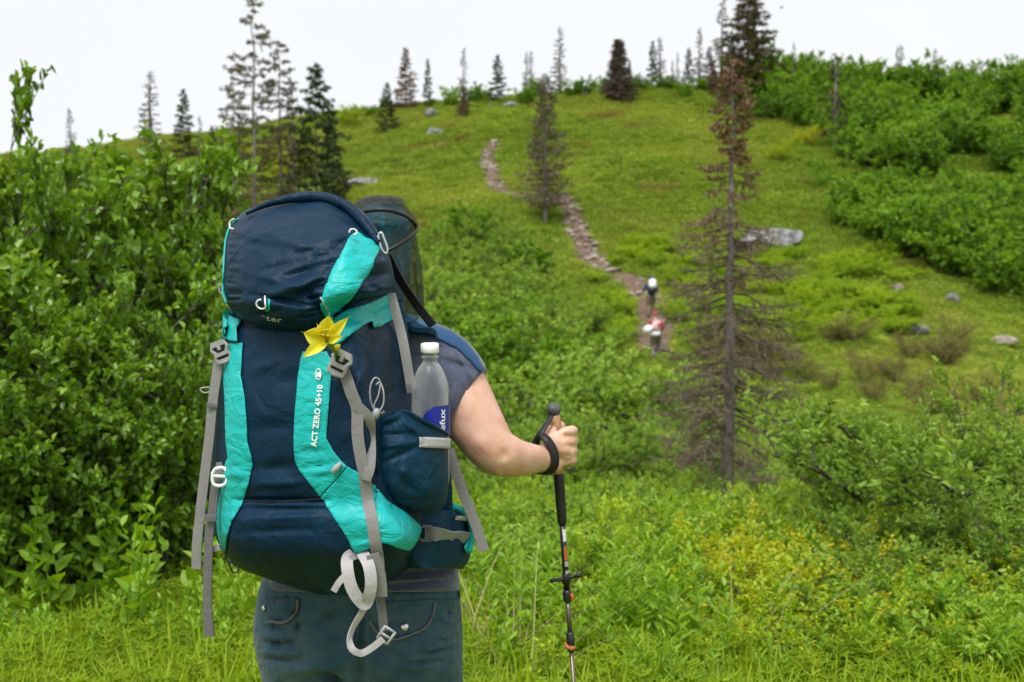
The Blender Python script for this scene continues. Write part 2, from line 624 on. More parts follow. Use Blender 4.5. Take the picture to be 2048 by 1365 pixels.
def grow_spruce(seed, H=6, rad=None, nb=110, start=.1, twigs=10, needles=3, needleL=.05, droop=.5, tw=.5, trunk_r=.06, bend=.0,
                sub=1, keep=1.0, tip_up=.15, tone0=.5, dens=None, ntone=None, twr=.004):
    """rad(t): branch reach in metres at height fraction t"""
    R = np.random.default_rng(seed)
    tz = np.linspace(0, 1, 16)
    tp = np.stack([bend * np.sin(tz * 3.0) + R.normal(0, .004 * H, 16) * tz, R.normal(0, .004 * H, 16) * tz, tz * H], 1)
    trunk = [qtube(tp, trunk_r * (1 - .93 * tz ** .9) + .003, 9)]
    wood = []; T0 = []; T1 = []; HH = []
    for b in range(nb):
        t = start + (1 - start) * ((b + R.random()) / nb)
        if R.random() > keep: continue
        if dens is not None and R.random() > dens(t): continue
        az = b * 2.399 + R.normal(0, .35)
        r = rad(t) * R.uniform(.6, 1.15)
        if r < .02: continue
        p = np.array([np.interp(t, tz, tp[:, 0]), np.interp(t, tz, tp[:, 1]), t * H])
        o = np.array([math.cos(az), math.sin(az), 0])
        dr = droop * R.uniform(.5, 1.3) * (1 - .6 * t)
        q = np.array([p + o * r * k + np.array([0, 0, r * (tip_up * k - dr * k + dr * .35 * k * k * k)]) for k in np.linspace(0, 1, 5)])
        q[1:] += R.normal(0, .03 * r, (4, 3))
        wood.append(qtube(q, (trunk_r * .16 + .003) * (r / max(rad(start + .1), .1)) ** .5 * np.linspace(1, .25, 5), 4))
        m = max(2, int(twigs * (r / max(1e-3, rad(.3))) ** .7 + .5))
        for w in range(m):
            k = .15 + .85 * (w + R.random()) / m
            j = min(int(k * 4), 3); a = q[j] + (q[j + 1] - q[j]) * (k * 4 - j)
            bd = unit(q[j + 1] - q[j])
            sd = unit(np.cross(bd, [0, 0, 1])) * (1 if w % 2 else -1)
            td = unit(sd * R.uniform(.4, 1.1) + bd * .7 + np.array([0, 0, R.uniform(-.7, .15)]))
            ln = tw * r * R.uniform(.35, .8) * (1.15 - .6 * k) + .03
            e = a + td * ln
            T0.append(a); T1.append(e); HH.append(t)
            for s in range(sub):
                kk = R.uniform(.25, .9); a2 = a + (e - a) * kk
                T0.append(a2); T1.append(a2 + unit(td + R.normal(0, .7, 3)) * ln * R.uniform(.35, .6)); HH.append(t)
    T0 = np.array(T0); T1 = np.array(T1); HH = np.array(HH)
    if len(wood):
        branches = join(wood)
    pv, pf = prisms(T0, T1, twr, twr * .5)
    ptone = np.repeat(np.clip(.5 + R.normal(0, .2, len(T0)), 0, 1), 6)
    tw_mesh = (np.vstack([branches[0], pv]), np.vstack([branches[1], pf + len(branches[0])]),
               np.concatenate([np.full(len(branches[0]), .35), ptone]))
    lv = None
    if needles:
        n = len(T0)
        nn = np.full(n, needles)
        k = R.random((n, needles)) * .95 + .05
        pos = (T0[:, None] + (T1 - T0)[:, None] * k[..., None]).reshape(-1, 3)
        td = unit(T1 - T0)
        dirs = unit(td[:, None] * .7 + R.normal(0, .55, (n, needles, 3))).reshape(-1, 3)
        hh = np.repeat(HH, needles)
        pick = np.ones(len(pos), bool) if ntone is None else R.random(len(pos)) < ntone(hh)
        pos = pos[pick]; dirs = dirs[pick]
        sc = R.uniform(.7, 1.3, len(pos))
        tone = np.clip(tone0 + R.normal(0, .2, len(pos)), 0, 1)
        lv = leaf_mesh(pos, dirs, needleL * sc, needleL * .34 * sc, tone, R)
    return join(trunk), tw_mesh, lv


def make_spruce(name, nm, **kw):
    (tv, tf), (wv, wf, wt), lv = grow_spruce(**kw)
    r = [('trunk', mesh_data(name + '_trunk', tv, tf, M['bark'])),
         ('branches', mesh_data(name + '_branches', wv, wf, M['deadtwig'], attr=wt))]
    if lv is not None:
        r.append(('crown', mesh_data(name + '_needles', lv[0], lv[1], nm, smooth=False, attr=lv[2])))
    return r


def put_tree(name, meshes, loc, scale, rz, label, group=None, wide=1.0, cat='tree'):
    o = empty(name, tuple(loc))
    o.rotation_euler = (0, 0, rz)
    o.scale = (scale * wide, scale * wide, scale)
    for n, me in meshes:
        c = bpy.data.objects.new(n, me); COL.objects.link(c); c.parent = o
        if n != 'trunk': c['kind'] = 'stuff'
    tag(o, label, cat, group)
    return o


def grow_herb(seed, H=.5, nl=16, leafL=.09, leafW=.03, stems=1, droop=.5, whorl=False, angle=.9):
    R = np.random.default_rng(seed)
    wood = []; pos = []; dirs = []; LL = []
    for s in range(stems):
        o = R.normal(0, .05 if stems > 1 else .005, 3); o[2] = 0
        le = R.normal(0, .13, 2)
        h = H * R.uniform(.7, 1.05)
        p = np.array([o + np.array([le[0] * h * t * t, le[1] * h * t * t, h * t]) for t in np.linspace(0, 1, 6)])
        wood.append(qtube(p, .004 * np.linspace(1, .4, 6), 4))
        for i in range(nl):
            t = .18 + .82 * i / (nl - 1)
            j = min(int(t * 5), 4); q = p[j] + (p[j + 1] - p[j]) * (t * 5 - j)
            az = i * 2.4 + R.normal(0, .3)
            el = angle * (1 - t) * .6 + .35 + .6 * t * t
            pos.append(q); dirs.append([math.cos(az) * math.cos(el), math.sin(az) * math.cos(el), math.sin(el)])
            LL.append((1.1 - .65 * abs(t - .45) * 1.3) * R.uniform(.8, 1.15))
    LL = np.array(LL)
    n = len(pos)
    tone = np.clip(.5 + R.normal(0, .17, n), 0, 1)
    v, f, t = leaf_mesh(np.array(pos), np.array(dirs), leafL * LL, leafW * LL, tone, R, .22, droop * .5)
    return join(wood), (v, f, t)


def grass_tuft(seed, n=46, H=.24, r=.10, w=.0045, lean=.5, mat='grass'):
    R = np.random.default_rng(seed)
    a = R.uniform(0, 2 * math.pi, n); rr = r * np.sqrt(R.random(n))
    base = np.stack([np.cos(a) * rr, np.sin(a) * rr, np.zeros(n)], 1)
    az = a + R.normal(0, .9, n); h = H * R.uniform(.45, 1.1, n); le = lean * R.uniform(.2, 1.1, n)
    out = np.stack([np.cos(az), np.sin(az), np.zeros(n)], 1)
    side = np.stack([-np.sin(az), np.cos(az), np.zeros(n)], 1)
    z = np.array([0, 0, 1.0])
    rows = []
    for t, ww in ((0, 1), (.4, .9), (.75, .6), (1, .08)):
        c = base + out * (h * le * t * t)[:, None] + z * (h * (t - .25 * le * t * t))[:, None]
        rows += [c + side * w * ww, c - side * w * ww]
    v = np.stack(rows, 1).reshape(-1, 3)
    k = np.arange(n)[:, None] * 8
    f = np.concatenate([k + np.array([[i, i + 1, i + 3, i + 2]]) for i in (0, 2, 4)], 0)
    tone = np.repeat(np.clip(.5 + R.normal(0, .2, n), 0, 1), 8)
    return mesh_data('grass_tuft', v, f, M[mat], attr=tone)


def horsetail_tuft(seed, n=12, H=.2):
    """upright stems with feathery whorls"""
    R = np.random.default_rng(seed)
    p0 = []; p1 = []
    for i in range(n):
        b = np.array([*R.normal(0, .08, 2), 0]); le = R.normal(0, .12, 2); h = H * R.uniform(.6, 1.1)
        top = b + np.array([le[0] * h, le[1] * h, h]); p0.append(b); p1.append(top)
        for k in np.linspace(.3, .95, 6):
            c = b + (top - b) * k
            for j in range(6):
                a = j * math.pi / 3 + R.normal(0, .2); ln = .055 * (1.15 - .7 * k)
                p0.append(c); p1.append(c + np.array([math.cos(a) * ln, math.sin(a) * ln, ln * .55]))
    p0 = np.array(p0); p1 = np.array(p1)
    v, f = prisms(p0, p1, .0022, .0012)
    tone = np.repeat(np.clip(.6 + R.normal(0, .18, len(p0)), 0, 1), 6)
    return mesh_data('horsetail_tuft', v, f, M['grass'], attr=tone)


def heath_tuft(seed, n=130, r=.38, h=.16, L=.055, mat='heath'):
    R = np.random.default_rng(seed)
    a = R.uniform(0, 2 * math.pi, n); rr = r * np.sqrt(R.random(n))
    z = h * (1 - (rr / r) ** 2) * R.uniform(.35, 1.1, n)
    pos = np.stack([np.cos(a) * rr, np.sin(a) * rr, z], 1)
    d = np.stack([np.cos(a) * .6, np.sin(a) * .6, np.full(n, .7)], 1) + R.normal(0, .5, (n, 3))
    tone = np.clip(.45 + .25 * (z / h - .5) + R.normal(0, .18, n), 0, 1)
    v, f, t = leaf_mesh(pos, d, L * R.uniform(.7, 1.3, n), L * .6 * R.uniform(.7, 1.3, n), tone, R)
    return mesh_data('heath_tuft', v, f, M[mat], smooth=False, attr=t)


def scatter(name, pts, scale, meshes, label, seed=1, tilt=.12):
    """one object of stuff: tufts set on points by geometry nodes"""
    R = np.random.default_rng(seed)
    n = len(pts)
    me = bpy.data.meshes.new(name + '_points')
    me.vertices.add(n)
    me.vertices.foreach_set('co', np.asarray(pts, np.float32).ravel())
    for an, ty, va in (('sc', 'FLOAT', np.broadcast_to(scale, (n,)).astype(np.float32)), ('pick', 'INT', R.integers(0, len(meshes), n).astype(np.int32))):
        a = me.attributes.new(an, ty, 'POINT'); a.data.foreach_set('value', va)
    rot = np.stack([R.normal(0, tilt, n), R.normal(0, tilt, n), R.uniform(0, 6.28, n)], 1).astype(np.float32)
    a = me.attributes.new('rot', 'FLOAT_VECTOR', 'POINT'); a.data.foreach_set('vector', rot.ravel())
    me.update()
    o = bpy.data.objects.new(name, me); COL.objects.link(o)
    src = bpy.data.collections.new(name + '_source')
    for m in meshes:
        so_ = bpy.data.objects.new(m.name, m); src.objects.link(so_)
    ng = bpy.data.node_groups.new(name + '_scatter', 'GeometryNodeTree')
    ng.interface.new_socket('Geometry', in_out='INPUT', socket_type='NodeSocketGeometry')
    ng.interface.new_socket('Geometry', in_out='OUTPUT', socket_type='NodeSocketGeometry')
    N = ng.nodes; L = ng.links
    gi = N.new('NodeGroupInput'); go = N.new('NodeGroupOutput')
    iop = N.new('GeometryNodeInstanceOnPoints')
    ci = N.new('GeometryNodeCollectionInfo'); ci.inputs['Collection'].default_value = src
    ci.inputs['Separate Children'].default_value = True; ci.inputs['Reset Children'].default_value = True
    def na(nm, ty):
        x = N.new('GeometryNodeInputNamedAttribute'); x.data_type = ty; x.inputs['Name'].default_value = nm
        return x.outputs['Attribute']
    L.new(gi.outputs[0], iop.inputs['Points'])
    L.new(ci.outputs[0], iop.inputs['Instance'])
    iop.inputs['Pick Instance'].default_value = True
    L.new(na('pick', 'INT'), iop.inputs['Instance Index'])
    L.new(na('rot', 'FLOAT_VECTOR'), iop.inputs['Rotation'])
    L.new(na('sc', 'FLOAT'), iop.inputs['Scale'])
    L.new(iop.outputs[0], go.inputs[0])
    md = o.modifiers.new('scatter', 'NODES'); md.node_group = ng
    tag(o, label, kind='stuff')
    return o


def rock_mesh(name, seed, size=(1, .8, .6), mat=None, rough=.28, sub=3):
    R = np.random.default_rng(seed)
    bm = bmesh.new()
    bmesh.ops.create_icosphere(bm, subdivisions=sub, radius=1)
    v = np.array([q.co for q in bm.verts])
    # chop with random planes for facets
    for _ in range(9):
        d = unit(R.normal(0, 1, 3)); c = R.uniform(.55, .85)
        k = v @ d
        v = v - np.where(k > c, k - c, 0)[:, None] * d
    v = v * (1 + rough * fbm(v[:, 0] * 2 + seed, v[:, 1] * 2 + v[:, 2] * 1.7, 3))[:, None]
    v = v * np.array(size)
    f = [tuple(x.index for x in q.verts) for q in bm.faces]
    bm.free()
    return mesh_data(name, v, f, mat, smooth=False)
# ------------------------------------------------------------------ the trail
PATH_PX = [(990, 283), (974, 315), (984, 350), (1003, 382), (1060, 398), (1128, 405), (1146, 440), (1162, 485), (1192, 530), (1245, 560), (1287, 590), (1300, 640), (1310, 705)]
_pp = np.array([pix_ground(a, b, 34) for a, b in PATH_PX])
PATH_L = crom(_pp[:, :2], 160)


def near_path(x, y, w):
    d = np.min((PATH_L[:, 0][None] - np.asarray(x)[:, None]) ** 2 + (PATH_L[:, 1][None] - np.asarray(y)[:, None]) ** 2, axis=1)
    return d < w * w


def build_path():
    t = np.gradient(PATH_L, axis=0); t /= np.linalg.norm(t, axis=1)[:, None]
    s = np.stack([t[:, 1], -t[:, 0]], 1)
    rows = []
    for k, w in enumerate(np.linspace(-1, 1, 7)):
        wd = .68 + .6 * fbm(np.arange(160) * .2 + 3, np.full(160, k * .0), 2)
        p = PATH_L + s * (w * wd)[:, None]
        z = terr(p[:, 0], p[:, 1]) + .10 - .07 * abs(w) ** 3
        rows.append(np.column_stack([p, z]))
    v = np.stack(rows, 1).reshape(-1, 3)
    o = tag(obj('path', v, grid_faces(160, 7), M['soil']), 'narrow brown trail with stone steps climbing the hillside', kind='structure')
    R = np.random.default_rng(5)
    ms = [rock_mesh('stone', 60 + i, (.34, .26, .14), M['stone'], .2, 2) for i in range(5)]
    for i in range(120):
        # most stones lie in the two stretches that show
        k = int(R.choice([R.integers(0, 40), R.integers(62, 112), R.integers(112, 158)], p=[.42, .48, .10]))
        w = R.uniform(-.55, .55)
        p = PATH_L[k] + s[k] * w
        c = bpy.data.objects.new('stone', ms[i % 5]); COL.objects.link(c); c.parent = o
        c.location = (p[0], p[1], float(terr(*p)) + .12)
        c.rotation_euler = (R.normal(0, .2), R.normal(0, .2), R.uniform(0, 6))
        k2 = R.uniform(.4, 1.15); c.scale = (k2, k2, k2)


build_path()


# ------------------------------------------------------------------ boulders
def boulder(px, row, wpx, seed, size, label, rz=0.0, sink=.25, mat='rock', tilt=(0, 0), d=None):
    p = at(px, d) if d else pix_ground(px, row)
    s = wpx * MPP(p[1]) / 2 / size[0]
    me = rock_mesh('boulder', seed, size, M[mat], .3, 4)
    o = bpy.data.objects.new('boulder', me); COL.objects.link(o)
    o.location = (p[0], p[1], p[2] + size[2] * s * (1 - 2 * sink))
    o.scale = (s, s, s); o.rotation_euler = (tilt[0], tilt[1], rz)
    tag(o, label, 'boulder')


boulder(1528, 508, 150, 13, (1, .7, .48), 'big jagged grey boulder on the slope behind the dead spruce', -.2, .2, tilt=(.1, -.3))
boulder(1560, 492, 64, 27, (1, .8, .6), 'pale pointed rock capping the big jagged boulder', .4, .05, tilt=(.0, .35))
boulder(716, 378, 80, 13, (1, .7, .38), 'flat pale boulder in the grass beside the olive spruces', .2, .2, tilt=(0, -.25))
boulder(1828, 672, 64, 14, (1, .8, .62), 'squat grey boulder on bare ground above the willow shrub', .3, .2)
boulder(1380, 735, 110, 15, (1, .7, .5), 'low grey boulder beside the trail under the two hikers', .1, .2, tilt=(0, -.15), d=27)
boulder(1795, 585, 36, 16, (1, .8, .6), 'small pinkish rock among the yellow shrubs on the slope', .6, .2, mat='stone')
boulder(1905, 610, 36, 17, (1, .8, .8), 'small upright grey rock near the dark alder clump', .2, .2)
boulder(1425, 1062, 56, 18, (1, .8, .55), 'tan stone leaning on the base of the dead spruce', .3, .15, mat='stone')
boulder(868, 272, 42, 19, (1, .8, .5), 'grey rock in a mossy hump near the crest', .3, .2)
boulder(862, 240, 40, 20, (1, .8, .6), 'small grey rock at the foot of the rusty spruce', .9, .2)
boulder(1022, 218, 36, 21, (1, .8, .45), 'light rock on the crest beside the dark green spruce', .3, .2)
boulder(985, 218, 24, 22, (1, .8, .5), 'small dark rock under the dark green spruce', 1.3, .2)
boulder(1172, 196, 26, 23, (1, .8, .6), 'round grey rock on the crest by the stout dead spruce', 1.3, .2)
boulder(792, 328, 18, 24, (1, .8, .6), 'lone small pebble-grey stone in the heath left of the trail', 1.3, .2)
boulder(1840, 360, 30, 25, (1, .8, .6), 'dark rock in the gap between the alder thickets', .2, .2)
boulder(2010, 690, 60, 26, (1, .8, .4), 'tan flat rock on the bare slope at the edge of the willows', .2, .2, mat='stone')

# ------------------------------------------------------------------ stuff: grass, heath
def in_hero(x, y):
    return (abs(x + .3) < .55) & (y > 1.2) & (y < 2.7)


def veg_stuff():
    R = np.random.default_rng(21)
    # heath over the hillside, denser where near
    n = 74000
    y = 9 + 92 * R.random(n) ** .72
    u = R.uniform(-.95, .85, n); x = u * y
    k = ~near_path(x, y, .85)
    x, y = x[k], y[k]
    z = terr(x, y)
    sc = R.uniform(.7, 1.5, len(x)) * np.clip(y / 40, .55, 1.7)
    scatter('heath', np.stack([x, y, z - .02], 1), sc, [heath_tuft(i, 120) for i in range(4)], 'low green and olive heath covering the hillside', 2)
    n = 5200
    y = 22 + 76 * R.random(n) ** .8
    x = R.uniform(-.8, .62, n) * y
    k = ~near_path(x, y, 1.35) & (fbm(x * .16 + 40, y * .16, 3) > -.03)
    x, y = x[k], y[k]
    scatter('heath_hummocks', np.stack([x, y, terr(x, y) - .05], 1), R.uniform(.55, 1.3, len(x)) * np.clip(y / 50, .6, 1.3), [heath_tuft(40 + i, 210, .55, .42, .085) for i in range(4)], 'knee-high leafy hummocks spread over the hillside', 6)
    n = 13000
    y = 2.2 + 10.4 * R.random(n) ** 1.2
    x = R.uniform(-.9, .8, n) * y * 1.05
    k = ~in_hero(x, y)
    x, y = x[k], y[k]
    z = terr(x, y)
    scatter('grass', np.stack([x, y, z], 1), R.uniform(.7, 1.35, len(x)), [grass_tuft(i) for i in range(4)] + [horsetail_tuft(9 + i) for i in range(4)],
            'bright yellow green grass and horsetail around the hiker', 3)


veg_stuff()

# ------------------------------------------------------------------ shrubs
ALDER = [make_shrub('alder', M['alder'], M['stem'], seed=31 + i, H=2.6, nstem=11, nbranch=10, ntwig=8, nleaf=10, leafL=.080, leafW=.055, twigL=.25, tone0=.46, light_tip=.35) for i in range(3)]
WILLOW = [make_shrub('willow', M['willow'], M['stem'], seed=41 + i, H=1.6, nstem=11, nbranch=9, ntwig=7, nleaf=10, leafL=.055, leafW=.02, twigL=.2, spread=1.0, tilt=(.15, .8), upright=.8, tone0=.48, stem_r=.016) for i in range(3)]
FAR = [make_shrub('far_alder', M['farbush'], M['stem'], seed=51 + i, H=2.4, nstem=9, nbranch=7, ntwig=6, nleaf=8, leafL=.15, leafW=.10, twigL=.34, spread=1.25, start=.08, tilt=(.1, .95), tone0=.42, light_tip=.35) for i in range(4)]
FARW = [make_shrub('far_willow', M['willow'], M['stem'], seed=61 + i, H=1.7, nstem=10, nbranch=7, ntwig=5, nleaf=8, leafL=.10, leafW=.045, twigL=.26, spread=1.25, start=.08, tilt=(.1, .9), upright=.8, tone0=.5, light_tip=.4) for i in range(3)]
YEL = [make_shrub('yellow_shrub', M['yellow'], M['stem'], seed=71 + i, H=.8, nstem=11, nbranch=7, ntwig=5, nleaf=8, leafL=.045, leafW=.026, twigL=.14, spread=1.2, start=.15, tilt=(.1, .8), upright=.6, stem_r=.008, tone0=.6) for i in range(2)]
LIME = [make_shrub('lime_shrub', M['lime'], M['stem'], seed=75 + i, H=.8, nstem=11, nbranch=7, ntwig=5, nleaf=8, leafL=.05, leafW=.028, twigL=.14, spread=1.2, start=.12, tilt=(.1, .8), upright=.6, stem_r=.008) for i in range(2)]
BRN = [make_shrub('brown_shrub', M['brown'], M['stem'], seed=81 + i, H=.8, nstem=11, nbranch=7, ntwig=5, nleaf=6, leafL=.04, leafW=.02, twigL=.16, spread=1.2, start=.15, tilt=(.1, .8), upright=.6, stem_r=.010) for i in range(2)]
RS = np.random.default_rng(77)


def shrub_px(kind, H0, px, top, d, label, group, name, wide=1.0, cat='shrub'):
    """a shrub whose crown top stands at photo row `top`, rooted at distance d"""
    p = at(px, d)
    zt = P(px, top, d)[2]
    h = max(.25, zt - p[2])
    s = h / (H0 * 1.08)
    return put_shrub(name, kind[int(RS.integers(len(kind)))], p - np.array([0, 0, .03]), s * wide, RS.uniform(0, 6.28), label, cat, group, s)


for px, top, d, w in [(40, 312, 6.0, .9), (150, 268, 6.6, .85), (255, 250, 6.4, .75), (310, 300, 6.0, .62), (335, 262, 7.4, .55),
                      (-60, 300, 5.2, .9), (85, 480, 4.9, .8), (225, 500, 5.2, .75), (320, 560, 5.4, .6), (-70, 430, 4.4, .9),
                      (350, 600, 6.2, .7), (20, 620, 4.5, .9), (150, 660, 4.6, .9), (290, 700, 5.0, .8), (380, 800, 5.6, .8), (-170, 330, 5.6, .9), (-320, 300, 6.4, .9), (-480, 330, 6.0, .9), (-230, 560, 4.6, .9)]:
    shrub_px(ALDER, 2.6, px, top, d, 'dark green broad-leaved alder bush in the thicket beside the hiker', 'alder thicket beside the hiker', 'alder_shrub', wide=w)
o = shrub_px(ALDER, 2.6, 0, 125, 5.2, 'tall alder reaching a leafy branch over the thicket against the sky', None, 'alder_tree', .5, cat='tree')

# valley and slope beyond the hiker
G_MID = 'willow scrub across the hollow'
for px, top, d in [(930, 405, 51), (965, 395, 53), (1010, 430, 50), (880, 440, 49), (905, 480, 46), (985, 470, 46), (1065, 480, 46), (850, 500, 43), (1045, 520, 43),
                   (860, 545, 38), (920, 520, 41), (985, 530, 40), (1045, 560, 38), (1105, 560, 39), (1150, 585, 38), (1195, 600, 38),
                   (870, 600, 31), (935, 590, 33), (1005, 600, 33), (1075, 615, 32), (1135, 635, 32), (1185, 650, 33), (1225, 640, 35), (900, 650, 27), (975, 655, 27), (1050, 660, 27), (1120, 680, 27)]:
    shrub_px(FARW if (int(px) % 3) else FAR, 1.7 if (int(px) % 3) else 2.4, px, top + RS.normal(0, 6), d, 'mid green rounded scrub bush in the hollow below the trail', G_MID, 'willow_shrub', 1.25)
G_NEAR = 'fresh green willows on the near side of the hollow'
for px, top, d in [(975, 735, 19), (1040, 745, 18), (1105, 735, 20), (1170, 725, 21), (1235, 715, 22), (1290, 725, 21), (1345, 760, 20), (1395, 800, 18),
                   (960, 800, 14), (1030, 835, 13.5), (1100, 840, 14), (1175, 840, 14), (1250, 830, 14.5), (1330, 850, 14.5), (1400, 880, 14),
                   (975, 920, 10.5), (1060, 945, 10), (1145, 945, 10), (1225, 950, 10), (1300, 950, 10.3), (1370, 960, 10.5),
                   (1010, 1045, 8), (1110, 1040, 7.8), (1205, 1035, 7.6), (1290, 1040, 7.6), (1365, 1075, 7.2), (1540, 900, 13), (1600, 930, 12)]:
    near = d < 16
    shrub_px(WILLOW if near else FARW, 1.6 if near else 1.7, px, top + RS.normal(0, 8), d, 'fresh green narrow-leaved willow bush in front of the hollow', G_NEAR, 'willow_shrub', 1.3)
G_RW = 'willows with bare dark stems under their leaves'
LEAN = [make_shrub('leaning_willow', M['willow'], M['stem'], seed=48, H=1.6, nstem=9, nbranch=10, ntwig=8, nleaf=10, leafL=.06, leafW=.022, twigL=.2, spread=1.1, tilt=(.3, .95), upright=.9, tone0=.5, stem_r=.026)]
shrub_px(LEAN, 1.6, 1930, 690, 5.9, 'largest airy willow with thick dark leaning stems, above the yellow bushes', None, 'willow_shrub', 1.3)
for px, top, d, w in [(2060, 740, 6.0, 1.1), (1840, 800, 6.6, 1.1), (1720, 880, 7.0, 1.15), (1620, 960, 7.2, 1.2), (1980, 930, 5.2, 1.1), (1830, 960, 5.4, 1.15), (1690, 1030, 5.8, 1.2), (2080, 900, 5.0, 1.0), (1900, 840, 5.6, 1.2), (1780, 900, 5.8, 1.2), (2030, 820, 5.5, 1.1), (1930, 960, 4.8, 1.2), (2060, 990, 4.5, 1.2), (1760, 1000, 5.0, 1.2)]:
    shrub_px(WILLOW, 1.6, px, top, d, 'airy light green willow shrub with dark stems, beside the yellow bushes', G_RW, 'willow_shrub', w)
G_Y = 'yellow green bushes in front of the dead spruce'
for px, top, d in [(1470, 1072, 4.5), (1540, 1050, 4.9), (1600, 1090, 4.6), (1480, 1140, 4.1), (1560, 1150, 4.0), (1420, 1190, 4.0), (1640, 1120, 4.3), (1730, 1110, 4.4), (1830, 1120, 4.3), (1920, 1090, 4.4), (2010, 1120, 4.2),
                   (1580, 1220, 3.7), (1690, 1210, 3.7), (1790, 1230, 3.7), (1960, 1220, 3.7), (1880, 1210, 3.8), (1500, 1230, 3.7), (1390, 1150, 4.5), (1450, 1110, 4.6), (1530, 1100, 4.4), (1650, 1040, 5.2), (2050, 1060, 4.6)]:
    if int(px) % 40 == 0 and d > 3.8 and px > 1620:
        shrub_px(WILLOW, 1.6, px, top - 25, d, 'waist-high leafy willow bush mixed in with the yellow bushes', 'willows among the yellow bushes', 'willow_shrub', 1.5)
    else:
        shrub_px(YEL, .8, px, top, d, 'low yellow green bush tinged with orange, below the willows', G_Y, 'yellow_shrub', 1.15)
LOW = [make_shrub('low_bush', M[m_], M['stem'], seed=91 + i, H=.5, nstem=12, nbranch=6, ntwig=4, nleaf=9, leafL=L_, leafW=W_, twigL=.11, spread=1.3, start=.12, tilt=(.1, .9), upright=.8, stem_r=.005, tone0=.5, light_tip=.3)
       for i, (m_, L_, W_) in enumerate([('willow', .050, .014), ('herb', .040, .016), ('lime', .034, .016), ('willow', .038, .020)])]
LOWN = ['fresh green narrow-leaved', 'mid green fine-leaved', 'lime green small-leaved', 'fresh green round-leaved']
for i in range(165):
    d_ = 3.7 + 7.0 * RS.random() ** 1.2
    px_ = RS.uniform(930, 2100)
    k_ = .45 if 1385 < px_ < 1515 and d_ < 10.5 else (.75 if d_ < 4.6 else 1.0)
    p = at(px_, d_)
    put_shrub('low_shrub', LOW[i % 4], p, RS.uniform(.75, 1.25), RS.uniform(0, 6), LOWN[i % 4] + ' knee-high bush carpeting the ground behind the pole', 'shrub', LOWN[i % 4] + ' bushes carpeting the near ground', RS.uniform(.5, 1.0) * k_)
G_S = 'lime green dwarf bushes dotting the slope'
for i in range(150):
    px = RS.uniform(1180, 1830); row = RS.uniform(490, 690)
    if px > 1400 and row < 515: continue
    if 1270 < px < 1330 and row > 540: continue
    p = pix_ground(px, row)
    if near_path([p[0]], [p[1]], .9)[0]: continue
    put_shrub('dwarf_shrub', LIME[i % 2], p, RS.uniform(.8, 1.6), RS.uniform(0, 6), 'lime green knee-high dwarf bush on the slope around the hikers', 'shrub', G_S, RS.uniform(.6, 1.1))
# thickets on the right-hand slope and crest
G_T = 'bright alder thicket along the right of the crest'
for i in range(90):
    px = RS.uniform(1490, 2120)
    lo = np.interp(px, [1490, 1560, 1700, 1760, 2048, 2120], [225, 265, 335, 365, 390, 400])
    row = RS.uniform(165, lo)
    p = pix_ground(px, row, 40, 110)
    put_shrub('alder_shrub', FAR[i % 4], p - np.array([0, 0, .1]), RS.uniform(.9, 1.5), RS.uniform(0, 6), 'leafy green alder bush in the thicket along the upper slope', 'shrub', G_T)
for px in np.arange(1500, 2130, 36):
    p = at(px + RS.normal(0, 6), RS.uniform(86, 94))
    put_shrub('alder_shrub', FAR[int(RS.integers(4))], p, RS.uniform(1.15, 1.75), RS.uniform(0, 6), 'leafy green alder bush in the thicket along the upper slope', 'shrub', G_T)
G_D = 'dark alder clump low on the right slope'
for i in range(60):
    px = RS.uniform(1690, 2110)
    hi = np.interp(px, [1690, 1760, 2048], [450, 430, 415]); lo = np.interp(px, [1690, 1780, 1900, 2048, 2110], [470, 500, 560, 620, 640])
    p = pix_ground(px, RS.uniform(hi, lo), 30, 90)
    put_shrub('alder_shrub', FAR[i % 4], p - np.array([0, 0, .1]), RS.uniform(.7, 1.15), RS.uniform(0, 6), 'dark green dense alder bush in the clump below the bright thicket', 'shrub', G_D)
for i in range(26):
    px = RS.uniform(1450, 2060); row = np.interp(px, [1450, 1560, 1700, 2048], [240, 300, 380, 420]) + RS.normal(0, 26)
    p = pix_ground(px, row, 30, 100)
    put_shrub('alder_shrub', FAR[i % 4], p - np.array([0, 0, .1]), RS.uniform(.3, .6), RS.uniform(0, 6), 'small outlying alder bush at the ragged edge of the thicket', 'shrub', 'outlying bushes at the thicket edge')
G_C = 'small bushes along the crest'
for px in [660, 690, 720, 745, 775, 905, 950, 968, 1050, 1075, 1140, 1165, 1192, 1215, 1262, 1280, 1320, 1340, 1365, 1395, 1420, 1445, 1470]:
    p = at(px, RS.uniform(88, 97))
    put_shrub('crest_shrub', FAR[int(RS.integers(4))], p, RS.uniform(.5, .85) * (1.0 if px > 900 else .7), RS.uniform(0, 6), 'small round green bush on the crest between the spruces', 'shrub', G_C)
for px, row in [(420, 320), (450, 350), (440, 400), (560, 370), (590, 360), (480, 330), (700, 260), (1560, 330), (1610, 300)]:
    p = pix_ground(px, row, 30)
    put_shrub('olive_shrub', YEL[0], p, RS.uniform(1.6, 2.6), RS.uniform(0, 6), 'olive yellow bush on the slope below the crest spruces', 'shrub', 'olive bushes on the slope')

for i in range(30):
    px = RS.uniform(1420, 2040); row = RS.uniform(690, 860)
    p = pix_ground(px, row, 10)
    put_shrub('brown_shrub', BRN[i % 2], p, RS.uniform(.7, 1.5), RS.uniform(0, 6), 'knee-high brownish bush with sparse leaves on the bare slope', 'shrub', 'brownish bushes on the bare slope')

